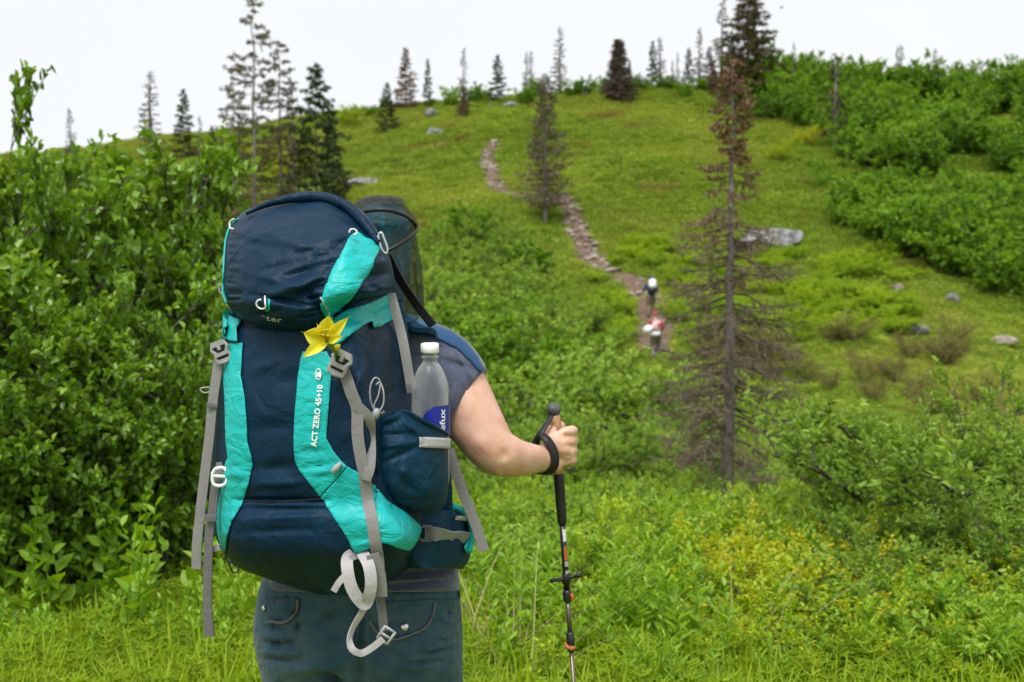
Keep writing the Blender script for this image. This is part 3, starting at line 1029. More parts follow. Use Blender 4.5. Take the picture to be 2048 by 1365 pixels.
# ------------------------------------------------------------------ spruces
cone = lambda b, p=1.0: (lambda t: b * (1 - t) ** p + .04)
SP_GREEN = [make_spruce('green_spruce', M['spruce'], seed=s, H=6, rad=cone(1.0, .8), nb=62, start=.04, twigs=11, needles=6, needleL=.13, droop=.6, twr=.008) for s in (1, 2, 3)]
SP_DENSE = [make_spruce('dense_spruce', M['spruce'], seed=4, H=8, rad=lambda t: 1.15 * min(1, (1 - t) * 2.6 + .12) * (.75 + .3 * (1 - t)), nb=86, start=.03, twigs=12, needles=7, needleL=.13, droop=.8, twr=.006)]
SP_OLIVE = [make_spruce('olive_spruce', M['olive'], seed=s, H=12, rad=lambda t: 2.2 * (1 - t) ** .62 + .1, nb=84, start=.05, twigs=13, needles=6, needleL=.14, droop=.45, tip_up=.2, keep=.75, trunk_r=.12, twr=.008) for s in (5, 6)]
SP_RUST = [make_spruce('rusty_spruce', M['rust'], seed=7, H=6, rad=cone(.95, .8), nb=75, start=.04, twigs=11, needles=6, needleL=.11, droop=.5, twr=.009)]
SP_SNAG = [make_spruce('bare_spruce', M['deadtwig'], seed=s, H=6, rad=lambda t: .62 * (1 - t) ** .9 + .07, nb=62, start=.08, keep=.8, twigs=6, needles=2, needleL=.12, droop=.3, twr=.020, trunk_r=.11, tone0=.25) for s in (8, 9)]
SP_STOUT = [make_spruce('stout_spruce', M['deadtwig'], seed=10, H=6, rad=lambda t: 1.15 if t < .45 else .9 * (1 - t) ** .55 + .1, nb=240, start=.02, twigs=14, needles=4, needleL=.14, droop=.8, twr=.010)]
SP_DROOP = [make_spruce('drooping_spruce', M['olive'], seed=12, H=10, rad=lambda t: 2.3 * (1 - t) ** .75 + .1, nb=120, start=.12, twigs=12, needles=6, needleL=.2, droop=.95, twr=.014, trunk_r=.13)]


def tree_px(kind, H0, px, top, base, label, name, d=None, wide=1.0, group=None):
    p = at(px, d) if d else pix_ground(px, base, 30, 110)
    h = P(px, top, p[1])[2] - p[2]
    put_tree(name, kind[int(RS.integers(len(kind)))], p - np.array([0, 0, .05]), h / H0, RS.uniform(0, 6.28), label, group, wide * (1.4 if p[1] > 75 else 1.0))


T = tree_px
T(SP_OLIVE, 12, 515, -15, 400, 'tallest sparse olive spruce standing between the thicket and the pack', 'spruce_tree', 52)
T(SP_OLIVE, 12, 566, 80, 380, 'brownish spruce close behind the tallest olive spruce', 'spruce_tree', 54, 1.15)
T(SP_OLIVE, 12, 475, 150, 380, 'short ragged spruce at the foot of the tallest olive spruce', 'spruce_tree', 56, 1.2)
T(SP_SNAG, 6, 591, 150, 380, 'thin bare snag between the olive spruces and the dense green spruce', 'spruce_tree', 58)
T(SP_DENSE, 8, 637, 125, 400, 'dense columnar green spruce next to the olive spruces', 'spruce_tree', 50, 1.25)
T(SP_GREEN, 6, 668, 205, 400, 'small green spruce peeping past the dense columnar one', 'spruce_tree', 62)
T(SP_SNAG, 6, 310, 143, 300, 'tall thin dark snag above the alder thicket', 'spruce_tree', 84, 1.3)
T(SP_GREEN, 6, 376, 176, 300, 'dark narrow spruce above the alder thicket', 'spruce_tree', 82, .9)
T(SP_SNAG, 6, 152, 215, 300, 'short grey snag tip over the alder thicket', 'spruce_tree', 86)
T(SP_SNAG, 6, 408, 232, 300, 'spindly leafless sapling at the edge of the alder thicket', 'spruce_tree', 70)
T(SP_GREEN, 6, 431, 250, 300, 'tiny green spruce on the low end of the crest', 'spruce_tree', 80)
T(SP_GREEN, 6, 775, 165, 268, 'ragged green spruce with a thin top next to the rusty spruce', 'spruce_tree', None, 1.2)
T(SP_RUST, 6, 815, 95, 224, 'rusty brown conical dead spruce on the crest', 'spruce_tree', 92, 1.15)
T(SP_SNAG, 6, 796, 190, 228, 'very small bare spruce crowded beside the rusty spruce', 'spruce_tree', 92)
T(SP_GREEN, 6, 858, 116, 222, 'thin grey-green spruce right of the rusty spruce', 'spruce_tree', 92, .6)
T(SP_SNAG, 6, 927, 93, 240, 'pale needle-less spike with a brown skirt on the crest', 'spruce_tree', None, .8)
T(SP_GREEN, 6, 995, 108, 210, 'dark green shapely young spruce on the crest', 'spruce_tree', 93, 1.1)
T(SP_SNAG, 6, 1052, 102, 180, 'pale bare snag of a close pair on the crest', 'spruce_tree', 96, .9, 'pair of pale snags')
T(SP_SNAG, 6, 1062, 100, 180, 'pale bare snag of a close pair on the crest', 'spruce_tree', 96, .9, 'pair of pale snags')
T(SP_SNAG, 6, 1118, 55, 190, 'tall bare grey spruce behind the dead spruce by the trail', 'spruce_tree', 94, 1.1)
T(SP_STOUT, 6, 1237, 78, 208, 'stout grey-brown dead spruce with a thick bottle-shaped skirt', 'spruce_tree', None)
T(SP_GREEN, 6, 1300, 80, 185, 'dark green narrow spruce beside a bare spruce on the crest', 'spruce_tree', 95, .8)
T(SP_SNAG, 6, 1315, 74, 180, 'bare spruce touching the dark green narrow spruce', 'spruce_tree', 96, 1.2)
T(SP_SNAG, 6, 1350, 103, 180, 'thin little snag in the crest bushes', 'spruce_tree', 96, .7)
T(SP_GREEN, 6, 1371, 95, 180, 'green spruce in the crest bushes beside the brown spike', 'spruce_tree', 95, .9)
T(SP_SNAG, 6, 1392, 55, 170, 'brown spike of a bare spruce rising from the crest bushes', 'spruce_tree', 95, 1.0)
T(SP_SNAG, 6, 1436, -5, 170, 'very tall thin snag next to the drooping spruce', 'spruce_tree', 92, 1.0)
T(SP_DROOP, 10, 1487, -25, 210, 'big dark spruce with drooping branches behind the dead spruce top', 'spruce_tree', 88, 1.25)
T(SP_SNAG, 6, 1577, 85, 150, 'grey dead top poking from the bright alder thicket', 'spruce_tree', 88, .7, 'dead tops over the thicket')
T(SP_SNAG, 6, 1662, 103, 170, 'brown thin dead spruce within the bright alder thicket', 'spruce_tree', 76, 1.2)
T(SP_SNAG, 6, 1781, 92, 150, 'grey dead top poking from the bright alder thicket', 'spruce_tree', 90, .8, 'dead tops over the thicket')
T(SP_SNAG, 6, 1790, 88, 150, 'grey dead top poking from the bright alder thicket', 'spruce_tree', 92, .8, 'dead tops over the thicket')
T(SP_SNAG, 6, 1856, 95, 150, 'grey dead top poking from the bright alder thicket', 'spruce_tree', 92, .8, 'dead tops over the thicket')
T(SP_GREEN, 6, 1255, 120, 190, 'small green spruce close by the stout dead spruce', 'spruce_tree', 96, .8)
T(SP_GREEN, 6, 1412, 92, 175, 'dark little spruce between the brown spike and the tall thin snag', 'spruce_tree', 94, 1.0)
T(SP_GREEN, 6, 1455, 70, 175, 'green spruce half hidden behind the drooping spruce', 'spruce_tree', 95, .9)
T(SP_RUST, 6, 1420, 120, 175, 'low brown spruce in front of the tall thin snag', 'spruce_tree', 91, 1.0)
T(SP_SNAG, 6, 1340, 120, 180, 'stub of a bare spruce leaning by the thin little snag', 'spruce_tree', 95, 1.0)
T(SP_RUST, 6, 928, 175, 240, 'brown bushy half-dead spruce wrapped round the pale spike', 'spruce_tree', None, 1.2)
T(SP_GREEN, 6, 1735, 330, 360, 'small dark spruce sapling in the gap between the thickets', 'spruce_tree', None, .9)

MIDSP = make_spruce('mid_dead_spruce', M['deadtwig'], seed=15, H=8.5,
                    rad=lambda t: float(np.interp(t, [0, .12, .16, .3, .5, .7, .9, 1], [.1, .2, 1.7, 1.6, 1.25, .75, .55, .1])), nb=170, start=.1, twigs=13, needles=2, needleL=.14,
                    droop=.55, tip_up=.3, twr=.008, trunk_r=.13, sub=1, tone0=.55)
p = pix_ground(1090, 450, 35)
h = P(1096, 150, p[1])[2] - p[2]
put_tree('dead_spruce', MIDSP, p, h / 8.5, .6, 'grey-brown dead spruce standing beside the stony trail')

FGSP = make_spruce('near_dead_spruce', M['rust'], seed=16, H=5.2,
                   rad=lambda t: float(np.interp(t, [0, .14, .18, .28, .4, .55, .64, .68, .72, .8, .9, .97, 1], [.05, .45, .78, 1.02, .80, .60, .56, .68, .38, .24, .24, .20, .03])),
                   nb=135, start=.13, twigs=18, needles=6, needleL=.032, droop=.75, tip_up=.15, twr=.0046, trunk_r=.085, sub=4, tw=.6,
                   dens=lambda t: float(np.interp(t, [0, .17, .2, .66, .69, .74, .78, 1], [.5, .6, 1, 1, .6, .45, .9, 1])),
                   ntone=lambda h: np.interp(h, [0, .55, .66, .72, .80, .96, 1], [.03, .05, .2, .35, .9, .9, .3]), bend=.03)
p = pix_ground(1450, 1075, 8, 16)
h = P(1458, 122, p[1])[2] - p[2]
put_tree('dead_spruce', FGSP, p, h / 5.2, .3, 'nearest dead spruce with bare grey branches and rusty needles at its top')

# ------------------------------------------------------------------ herbs near the hiker
def herb_set(name, lm, seeds, **kw):
    r = []
    for s in seeds:
        (wv, wf), (v, f, t) = grow_herb(s, **kw)
        r.append((mesh_data(name + '_stems', wv, wf, M[lm], attr=np.full(len(wv), .5)), mesh_data(name + '_leaves', v, f, M[lm], smooth=False, attr=t)))
    return r


FIRE = herb_set('fireweed', 'herb', (1, 2, 3), H=.55, nl=38, leafL=.085, leafW=.014, stems=3, droop=.5)
BROAD = herb_set('broadleaf', 'herb', (4, 5, 6), H=.5, nl=18, leafL=.062, leafW=.026, stems=3, droop=.5)
NETTLE = herb_set('leafy_herb', 'herb', (7, 8), H=.62, nl=15, leafL=.08, leafW=.045, stems=2, droop=.35)


def herbs(kind, n, pxr, dr, label, group, name, smin=.7, smax=1.15):
    for i in range(n):
        d = RS.uniform(*dr); px = RS.uniform(*pxr)
        p = at(px, d)
        k = RS.uniform(smin, smax)
        o = put_shrub(name, kind[i % len(kind)], p, k, RS.uniform(0, 6.28), label, 'plant', group)


herbs(FIRE, 46, (1180, 2100), (3.3, 4.1), 'narrow-leaved fireweed plant in front of the yellow bushes', 'fireweed in front of the bushes', 'fireweed_plant', .45, .85)
herbs(FIRE, 34, (940, 1420), (3.7, 6.5), 'narrow-leaved fireweed plant standing in the grass behind the trekking pole', 'fireweed behind the pole', 'fireweed_plant', .8, 1.1)
herbs(BROAD, 60, (-60, 470), (3.6, 5.2), 'broad-leaved green herb at the foot of the alder thicket', 'herbs below the alders', 'broadleaf_plant', .45, .9)
herbs(NETTLE, 16, (-20, 440), (3.9, 4.9), 'tall leafy-stemmed herb rising above the broad-leaved herbs', 'tall herbs below the alders', 'leafy_plant', .9, 1.2)
herbs(BROAD, 55, (930, 1450), (3.6, 7.0), 'broad-leaved green herb below the near willows', 'herbs below the willows', 'broadleaf_plant', .6, 1.1)
straw = [grass_tuft(90 + i, 16, .62, .08, .0022, 1.1, 'straw') for i in range(2)]
for i, (px, d) in enumerate([(955, 3.6), (1000, 3.8), (1040, 3.5), (975, 4.1), (930, 3.9), (1500, 3.7)]):
    p = at(px, d)
    o = bpy.data.objects.new('dry_grass', straw[i % 2]); COL.objects.link(o); o.location = tuple(p); o.rotation_euler = (0, 0, i * 1.3)
    tag(o, 'tuft of dry straw-coloured grass stems between the hiker and the pole' if i < 5 else 'single tuft of dry straw-coloured grass among the fireweed', 'grass', 'dry grass tufts by the pole' if i < 5 else None)
# ------------------------------------------------------------------ hero materials
def cloth(name, col, rough=.62, wr=.5, wscale=18, stretch=None, col2=None, sheen=.15, fine=True, spec=.3, vs=9):
    m, nt, b = nodes(name)
    L = nt.links
    b.inputs['Roughness'].default_value = rough
    b.inputs['Specular IOR Level'].default_value = spec
    b.inputs['Sheen Weight'].default_value = sheen
    tc = nt.nodes.new('ShaderNodeTexCoord')
    mp = nt.nodes.new('ShaderNodeMapping')
    mp.inputs['Scale'].default_value = stretch or (1, 1, 1)
    L.new(tc.outputs['Object'], mp.inputs['Vector'])
    n = nt.nodes.new('ShaderNodeTexNoise'); n.inputs['Scale'].default_value = wscale; n.inputs['Detail'].default_value = 3; n.inputs['Distortion'].default_value = .8
    L.new(mp.outputs['Vector'], n.inputs['Vector'])
    n2 = nt.nodes.new('ShaderNodeTexNoise'); n2.inputs['Scale'].default_value = 900; n2.inputs['Detail'].default_value = 2
    L.new(tc.outputs['Object'], n2.inputs['Vector'])
    b1 = nt.nodes.new('ShaderNodeBump'); b1.inputs['Strength'].default_value = wr; b1.inputs['Distance'].default_value = .012
    L.new(n.outputs['Fac'], b1.inputs['Height'])
    b2 = nt.nodes.new('ShaderNodeBump'); b2.inputs['Strength'].default_value = .25; b2.inputs['Distance'].default_value = .0006
    L.new(n2.outputs['Fac'], b2.inputs['Height']); L.new(b1.outputs['Normal'], b2.inputs['Normal'])
    L.new(b2.outputs['Normal'], b.inputs['Normal'])
    n3 = nt.nodes.new('ShaderNodeTexNoise'); n3.inputs['Scale'].default_value = vs; n3.inputs['Detail'].default_value = 7; n3.inputs['Roughness'].default_value = .7
    L.new(tc.outputs['Object'], n3.inputs['Vector'])
    r = nt.nodes.new('ShaderNodeValToRGB')
    r.color_ramp.elements[0].position = .35; r.color_ramp.elements[1].position = .72
    r.color_ramp.elements[0].color = (*[c * .88 for c in col], 1)
    r.color_ramp.elements[1].color = (*(col2 or [min(1, c * 1.15) for c in col]), 1)
    L.new(n3.outputs['Fac'], r.inputs['Fac']); L.new(r.outputs['Color'], b.inputs['Base Color'])
    return m


M['navy'] = cloth('navy_nylon', (.0016, .0195, .046), .50, .9, 15, sheen=.0, spec=.15)
M['navy2'] = cloth('navy_pocket', (.0025, .032, .066), .5, .9, 17, sheen=.0, spec=.15)
M['dark'] = cloth('dark_nylon', (.004, .007, .012), .6, .6, 20, sheen=0)
M['teal'] = cloth('teal_nylon', (.007, .39, .385), .45, .6, 24, (1, 1, 1.8), sheen=.0)
M['grey'] = cloth('grey_webbing', (.20, .195, .195), .7, .15, 60, sheen=.2)
M['lgrey'] = cloth('light_webbing', (.36, .35, .36), .7, .15, 60, sheen=.2)
M['dgrey'] = cloth('dark_webbing', (.115, .115, .12), .7, .15, 60)
M['plastic'] = mat_plain('grey_plastic', (.30, .30, .31), .4, .5)
M['white'] = mat_plain('white_plastic', (.75, .75, .75), .35, .5)
M['cap'] = mat_plain('bottle_cap', (.82, .82, .82), .4, .5)
M['metal'] = mat_plain('steel', (.6, .6, .6), .3, .5, 1.0)
M['black'] = mat_plain('black_rubber', (.012, .012, .013), .5, .4, bump=(120, .15, .002))
M['greycap'] = mat_plain('grey_rubber', (.07, .075, .08), .5, .4)
M['shaft'] = mat_plain('black_shaft', (.012, .012, .013), .28, .6)
M['taupe'] = mat_plain('taupe_shaft', (.15, .125, .095), .32, .6, .6)
M['orange'] = mat_plain('orange_plastic', (.42, .12, .03), .4, .5)
M['cork'] = mat_plain('cork', (.33, .19, .085), .8, .3, bump=(180, .6, .002), col2=(.50, .32, .16), vscale=140)
M['shirt'] = cloth('shirt', (.050, .066, .115), .85, .45, 10, (1.6, 1, .8), (.095, .10, .15), .3, vs=60)
M['yoke'] = cloth('shirt_yoke', (.012, .06, .155), .8, .35, 12)
M['trouser'] = cloth('trouser', (.016, .066, .098), .85, 1.0, 18, (1.3, 1, 1.6), (.060, .105, .12), .1, vs=14)
M['bluecap'] = cloth('cap_cloth', (.03, .28, .37), .7, 1.0, 24)
M['hair'] = mat_plain('hair', (.05, .028, .015), .5, .4)
M['boot'] = mat_plain('boot', (.06, .045, .03), .8, .3)


def skin_mat():
    m, nt, b = nodes('skin')
    b.inputs['Base Color'].default_value = (.56, .32, .22, 1)
    b.inputs['Roughness'].default_value = .48
    b.inputs['Subsurface Weight'].default_value = .18
    b.inputs['Subsurface Radius'].default_value = (.012, .004, .002)
    b.inputs['Subsurface Scale'].default_value = 1.0
    L = nt.links
    tc = nt.nodes.new('ShaderNodeTexCoord')
    n = nt.nodes.new('ShaderNodeTexNoise'); n.inputs['Scale'].default_value = 26; n.inputs['Detail'].default_value = 6
    L.new(tc.outputs['Object'], n.inputs['Vector'])
    r = nt.nodes.new('ShaderNodeValToRGB')
    r.color_ramp.elements[0].position = .3; r.color_ramp.elements[0].color = (.56, .30, .215, 1)
    r.color_ramp.elements[1].position = .7; r.color_ramp.elements[1].color = (.67, .43, .325, 1)
    L.new(n.outputs['Fac'], r.inputs['Fac']); L.new(r.outputs['Color'], b.inputs['Base Color'])
    bp = nt.nodes.new('ShaderNodeBump'); bp.inputs['Strength'].default_value = .15; bp.inputs['Distance'].default_value = .003
    n2 = nt.nodes.new('ShaderNodeTexNoise'); n2.inputs['Scale'].default_value = 260
    L.new(tc.outputs['Object'], n2.inputs['Vector']); L.new(n2.outputs['Fac'], bp.inputs['Height']); L.new(bp.outputs['Normal'], b.inputs['Normal'])
    return m


M['skin'] = skin_mat()


def net_mat():
    m, nt, b = nodes('mosquito_net')
    b.inputs['Base Color'].default_value = (.012, .012, .012, 1)
    b.inputs['Roughness'].default_value = .7
    tr = nt.nodes.new('ShaderNodeBsdfTransparent')
    mx = nt.nodes.new('ShaderNodeMixShader')
    tc = nt.nodes.new('ShaderNodeTexCoord')
    n = nt.nodes.new('ShaderNodeTexNoise'); n.inputs['Scale'].default_value = 34; n.inputs['Detail'].default_value = 3; n.inputs['Distortion'].default_value = 1.5
    mp = nt.nodes.new('ShaderNodeMapping'); mp.inputs['Scale'].default_value = (1.6, 1.6, .25)
    nt.links.new(tc.outputs['Object'], mp.inputs['Vector']); nt.links.new(mp.outputs['Vector'], n.inputs['Vector'])
    mr = nt.nodes.new('ShaderNodeMapRange'); mr.inputs['From Min'].default_value = .3; mr.inputs['From Max'].default_value = .7
    mr.inputs['To Min'].default_value = .28; mr.inputs['To Max'].default_value = .88     # open weave, folds double it
    nt.links.new(n.outputs['Fac'], mr.inputs['Value']); nt.links.new(mr.outputs['Result'], mx.inputs[0])
    nt.links.new(tr.outputs[0], mx.inputs[1]); nt.links.new(b.outputs[0], mx.inputs[2])
    nt.links.new(mx.outputs[0], nt.nodes['Material Output'].inputs['Surface'])
    return m


M['net'] = net_mat()


def pet_mat():
    """thin scuffed plastic wall: clear, with a bright sheen at grazing angles"""
    m, nt, b = nodes('clear_plastic')
    b.inputs['Base Color'].default_value = (.85, .87, .88, 1)
    b.inputs['Roughness'].default_value = .12
    b.inputs['Specular IOR Level'].default_value = .9
    n, bp = noise_bump(nt, b, 60, .8, .006, 3, (1, 1, .3))
    tr = nt.nodes.new('ShaderNodeBsdfTransparent'); tr.inputs['Color'].default_value = (.95, .96, .96, 1)
    lw = nt.nodes.new('ShaderNodeLayerWeight'); lw.inputs['Blend'].default_value = .35
    nt.links.new(bp.outputs['Normal'], lw.inputs['Normal'])
    mr = nt.nodes.new('ShaderNodeMapRange'); mr.inputs['To Min'].default_value = .07; mr.inputs['To Max'].default_value = .62
    nt.links.new(lw.outputs['Facing'], mr.inputs['Value'])
    mx = nt.nodes.new('ShaderNodeMixShader')
    nt.links.new(mr.outputs['Result'], mx.inputs[0])
    nt.links.new(tr.outputs[0], mx.inputs[1]); nt.links.new(b.outputs[0], mx.inputs[2])
    nt.links.new(mx.outputs[0], nt.nodes['Material Output'].inputs['Surface'])
    return m


M['pet'] = pet_mat()
M['blue_label'] = mat_plain('blue_label', (.01, .02, .28), .35, .5)
M['petal'] = mat_leaf('petal', [(.62, .52, .012), (.82, .72, .02), (.88, .82, .18)], .35, .5, obj_var=0.0)
M['flower_green'] = mat_plain('sepal', (.12, .2, .02), .6)


# ------------------------------------------------------------------ hero helpers (shapes taken from photo pixels with their own depths)
class Crease:
    def __init__(s, k=1.0): s.c = []; s.k = k

    def add(s, x0, y0, x1, y1, w, a): s.c.append((x0, y0, x1, y1, w, a)); return s

    def __call__(s, a):
        x, y = a[:, 0], a[:, 1]
        d = np.zeros(len(a))
        for x0, y0, x1, y1, w, am in s.c:
            vx, vy = x1 - x0, y1 - y0; l2 = vx * vx + vy * vy
            t = np.clip(((x - x0) * vx + (y - y0) * vy) / l2, 0, 1)
            dd = np.hypot(x - x0 - t * vx, y - y0 - t * vy)
            d += s.k * am * np.exp(-(dd / w) ** 2) * (1 - .75 * np.abs(t - .5) * 2 * .9)
        return d


def loft(rows, nring=120, nrow=110, creases=None, cap=True):
    """rows: lists of equal-length closed rings of (px,py,Y) -> world verts, faces"""
    rings = np.array([crom(np.asarray(r, float), nring, True) for r in rows])       # k,nring,3
    k = len(rings)
    full = np.stack([crom(rings[:, j], nrow) for j in range(nring)], 1)              # nrow,nring,3
    a = full.reshape(-1, 3)
    if creases:
        a = a.copy(); a[:, 2] += creases(a)
    v = Pa(a)
    f = [tuple(q) for q in grid_faces(nrow, nring, True)]
    if cap:
        f.append(tuple(range(nring))); b = (nrow - 1) * nring
        f.append(tuple(range(b + nring - 1, b - 1, -1)))
    return v, f


def bvh_of(*vf):
    V = []; F = []; n = 0
    for v, f in vf:
        V += [Vector(x) for x in v]; F += [tuple(int(i) + n for i in q) for q in f]; n += len(v)
    return BVHTree.FromPolygons(V, F)


ORI = Vector((0, 0, CAM_H))


def hit(bvh, px, py, default=None):
    t = Vector(P(px, py, 1.0)) - ORI
    t.normalize()
    l, nrm, i, d = bvh.ray_cast(ORI, t)
    if l is None:
        return None
    if nrm.dot(t) > 0: nrm = -nrm
    return np.array(l), np.array(nrm)


def drape(bvh, poly, step, off, thick=.0015, Ydef=1.75, creases=None):
    """a cloth panel cut along `poly` (photo pixels) and laid on the surface"""
    poly = np.asarray(poly, float)
    n = len(poly); bd = []
    for i in range(n):
        a, b = poly[i], poly[(i + 1) % n]
        m = max(1, int(np.hypot(*(b - a)) / step))
        for k in range(m): bd.append(a + (b - a) * k / m)
    nb = len(bd)
    x0, y0 = poly.min(0); x1, y1 = poly.max(0)
    pts = [Vector(p) for p in bd]
    for yy in np.arange(y0 + step * .5, y1, step):
        for xx in np.arange(x0 + step * .5, x1, step):
            ins = False; dmin = 1e9
            for i in range(n):
                a, b = poly[i], poly[(i + 1) % n]
                if (a[1] > yy) != (b[1] > yy) and xx < (b[0] - a[0]) * (yy - a[1]) / (b[1] - a[1]) + a[0]: ins = not ins
                v = b - a; t = max(0, min(1, ((xx - a[0]) * v[0] + (yy - a[1]) * v[1]) / (v @ v + 1e-9)))
                dmin = min(dmin, math.hypot(xx - a[0] - t * v[0], yy - a[1] - t * v[1]))
            if ins and dmin > step * .4: pts.append(Vector((xx, yy)))
    V, E, F, *_ = delaunay_2d_cdt(pts, [(i, (i + 1) % nb) for i in range(nb)], [], 1, 1e-4)
    top = []; last = Ydef
    for p in V:
        h = hit(bvh, p.x, p.y)
        if h is None:
            top.append(P(p.x, p.y, last)); continue
        l, nn = h
        last = l[1]
        w = l + nn * off
        if creases is not None: w = w + nn * -float(creases(np.array([[p.x, p.y]]))[0])
        top.append(w)
    top = np.array(top)
    F = [tuple(f) for f in F]
    # orient to the camera
    f0 = F[len(F) // 2]
    nn = np.cross(top[f0[1]] - top[f0[0]], top[f0[2]] - top[f0[0]])
    if nn[1] > 0: F = [f[::-1] for f in F]
    cen = np.array([0, 0, CAM_H])
    back = top + unit(top - cen) * (thick + off + .002)
    N = len(top)
    edge = {}
    for f in F:
        for i in range(len(f)):
            a, b = f[i], f[(i + 1) % len(f)]
            edge[(a, b)] = 1
    side = [(b, a, a + N, b + N) for (a, b) in edge if (b, a) not in edge]
    return np.vstack([top, back]), F + [tuple(i + N for i in f[::-1]) for f in F] + side


def ribbon(pts, width, thick=.002, normal=(0, -1, 0), n=None, bvh=None, off=.003, twist=None):
    """webbing along (px,py,Y) points; Y None = laid on the bvh surface"""
    w3 = []
    nm = []
    for q in pts:
        h = hit(bvh, q[0], q[1]) if (bvh is not None and (len(q) < 3 or q[2] is None)) else None
        if h is not None:
            w3.append(h[0] + h[1] * off)
        else:
            w3.append(P(q[0], q[1], q[2] if len(q) > 2 and q[2] else 1.75))
    m = n or max(12, len(pts) * 9)
    c = crom(np.array(w3), m)
    t = unit(np.gradient(c, axis=0))
    nn = np.broadcast_to(np.asarray(normal, float), c.shape).copy()
    if twist is not None:
        tw = np.interp(np.linspace(0, 1, m), np.linspace(0, 1, len(twist)), twist)
        nn = np.stack([np.sin(tw), -np.cos(tw), np.zeros(m)], 1)
    s = unit(np.cross(t, nn)); nr = np.cross(s, t)
    hw = width / 2
    rows = [c - s * hw + nr * thick / 2, c + nr * thick * .62, c + s * hw + nr * thick / 2, c + s * hw - nr * thick / 2, c - s * hw - nr * thick / 2]
    v = np.stack(rows, 1).reshape(-1, 3)
    f = [tuple(q) for q in grid_faces(m, 5, True)]
    f += [(0, 1, 2, 3, 4), tuple((m - 1) * 5 + i for i in (4, 3, 2, 1, 0))]
    return v, f, 'flat'


def put(name, vf, mat, parent, smooth=True):
    if len(vf) == 3: smooth = False
    return obj(name, vf[0], vf[1], M[mat] if isinstance(mat, str) else mat, parent, smooth)


def remesh(name, parts, voxel, mat, parent, smooth_it=4, fac=.5):
    mb = MB()
    for v, f in parts: mb.add(v, f)
    o = mb.build(name, mat, parent)
    bm = bmesh.new(); bm.from_mesh(o.data); bmesh.ops.recalc_face_normals(bm, faces=bm.faces); bm.to_mesh(o.data); bm.free()
    r = o.modifiers.new('r', 'REMESH'); r.mode = 'VOXEL'; r.voxel_size = voxel; r.use_smooth_shade = True
    s = o.modifiers.new('s', 'SMOOTH'); s.iterations = smooth_it; s.factor = fac
    dg = bpy.context.evaluated_depsgraph_get()
    me = bpy.data.meshes.new_from_object(o.evaluated_get(dg))
    o.modifiers.clear()
    o.data = me
    if not me.materials: me.materials.append(mat)
    me.polygons.foreach_set('use_smooth', np.ones(len(me.polygons), bool))
    return o


def crease_obj(o, cr):
    """press folds into a finished garment, on the faces towards the camera side"""
    w = wloc(o)
    me = o.data
    n = len(me.vertices)
    co = np.empty(n * 3, np.float32); me.vertices.foreach_get('co', co); co = co.reshape(-1, 3)
    nr = np.empty(n * 3, np.float32); me.vertices.foreach_get('normal', nr); nr = nr.reshape(-1, 3)
    q = co + w - np.array([0, 0, CAM_H])
    dp = q @ FWD
    a = np.stack([1024 + q[:, 0] / dp * FPX, 682.5 - (q @ UPV) / dp * FPX, dp], 1)
    dd = cr(a) * np.clip(-nr[:, 1] * 1.5, 0, 1)
    co[:, 1] += dd
    me.vertices.foreach_set('co', co.ravel()); me.update()


def vf_of(o):
    w = wloc(o)
    return [np.array(v.co) + w for v in o.data.vertices], [tuple(p.vertices) for p in o.data.polygons]


def text_mesh(txt, size=1.0, bold=0.0, shear=0.0, spacing=1.0):
    c = bpy.data.curves.new('lettering', 'FONT'); c.body = txt; c.size = size; c.offset = bold; c.space_character = spacing; c.shear = shear
    c.resolution_u = 3
    o = bpy.data.objects.new('lettering', c); COL.objects.link(o)
    dg = bpy.context.evaluated_depsgraph_get()
    me = bpy.data.meshes.new_from_object(o.evaluated_get(dg))
    v = np.array([q.co for q in me.vertices]); f = [tuple(p.vertices) for p in me.polygons]
    bpy.data.objects.remove(o); bpy.data.meshes.remove(me)
    return v, f


def lettering(name, txt, fn, bvh, off, mat, parent, **kw):
    v, f = text_mesh(txt, **kw)
    v = v[:, :2]
    v = (v - v.min(0)) / (v.max(0) - v.min(0))
    out = []
    for a, b in v:
        px, py = fn(a, b)
        h = hit(bvh, px, py)
        out.append(h[0] + h[1] * off if h else P(px, py, 1.7))
    return obj(name, np.array(out), f, M[mat], parent, False)


# ------------------------------------------------------------------ the person
PERSON = empty('person', tuple(P(715, 1365, 2.13) * np.array([1, 1, 0])))
tag(PERSON, 'hiker seen from behind in blue shirt and dark trousers, right hand on a pole', 'person')


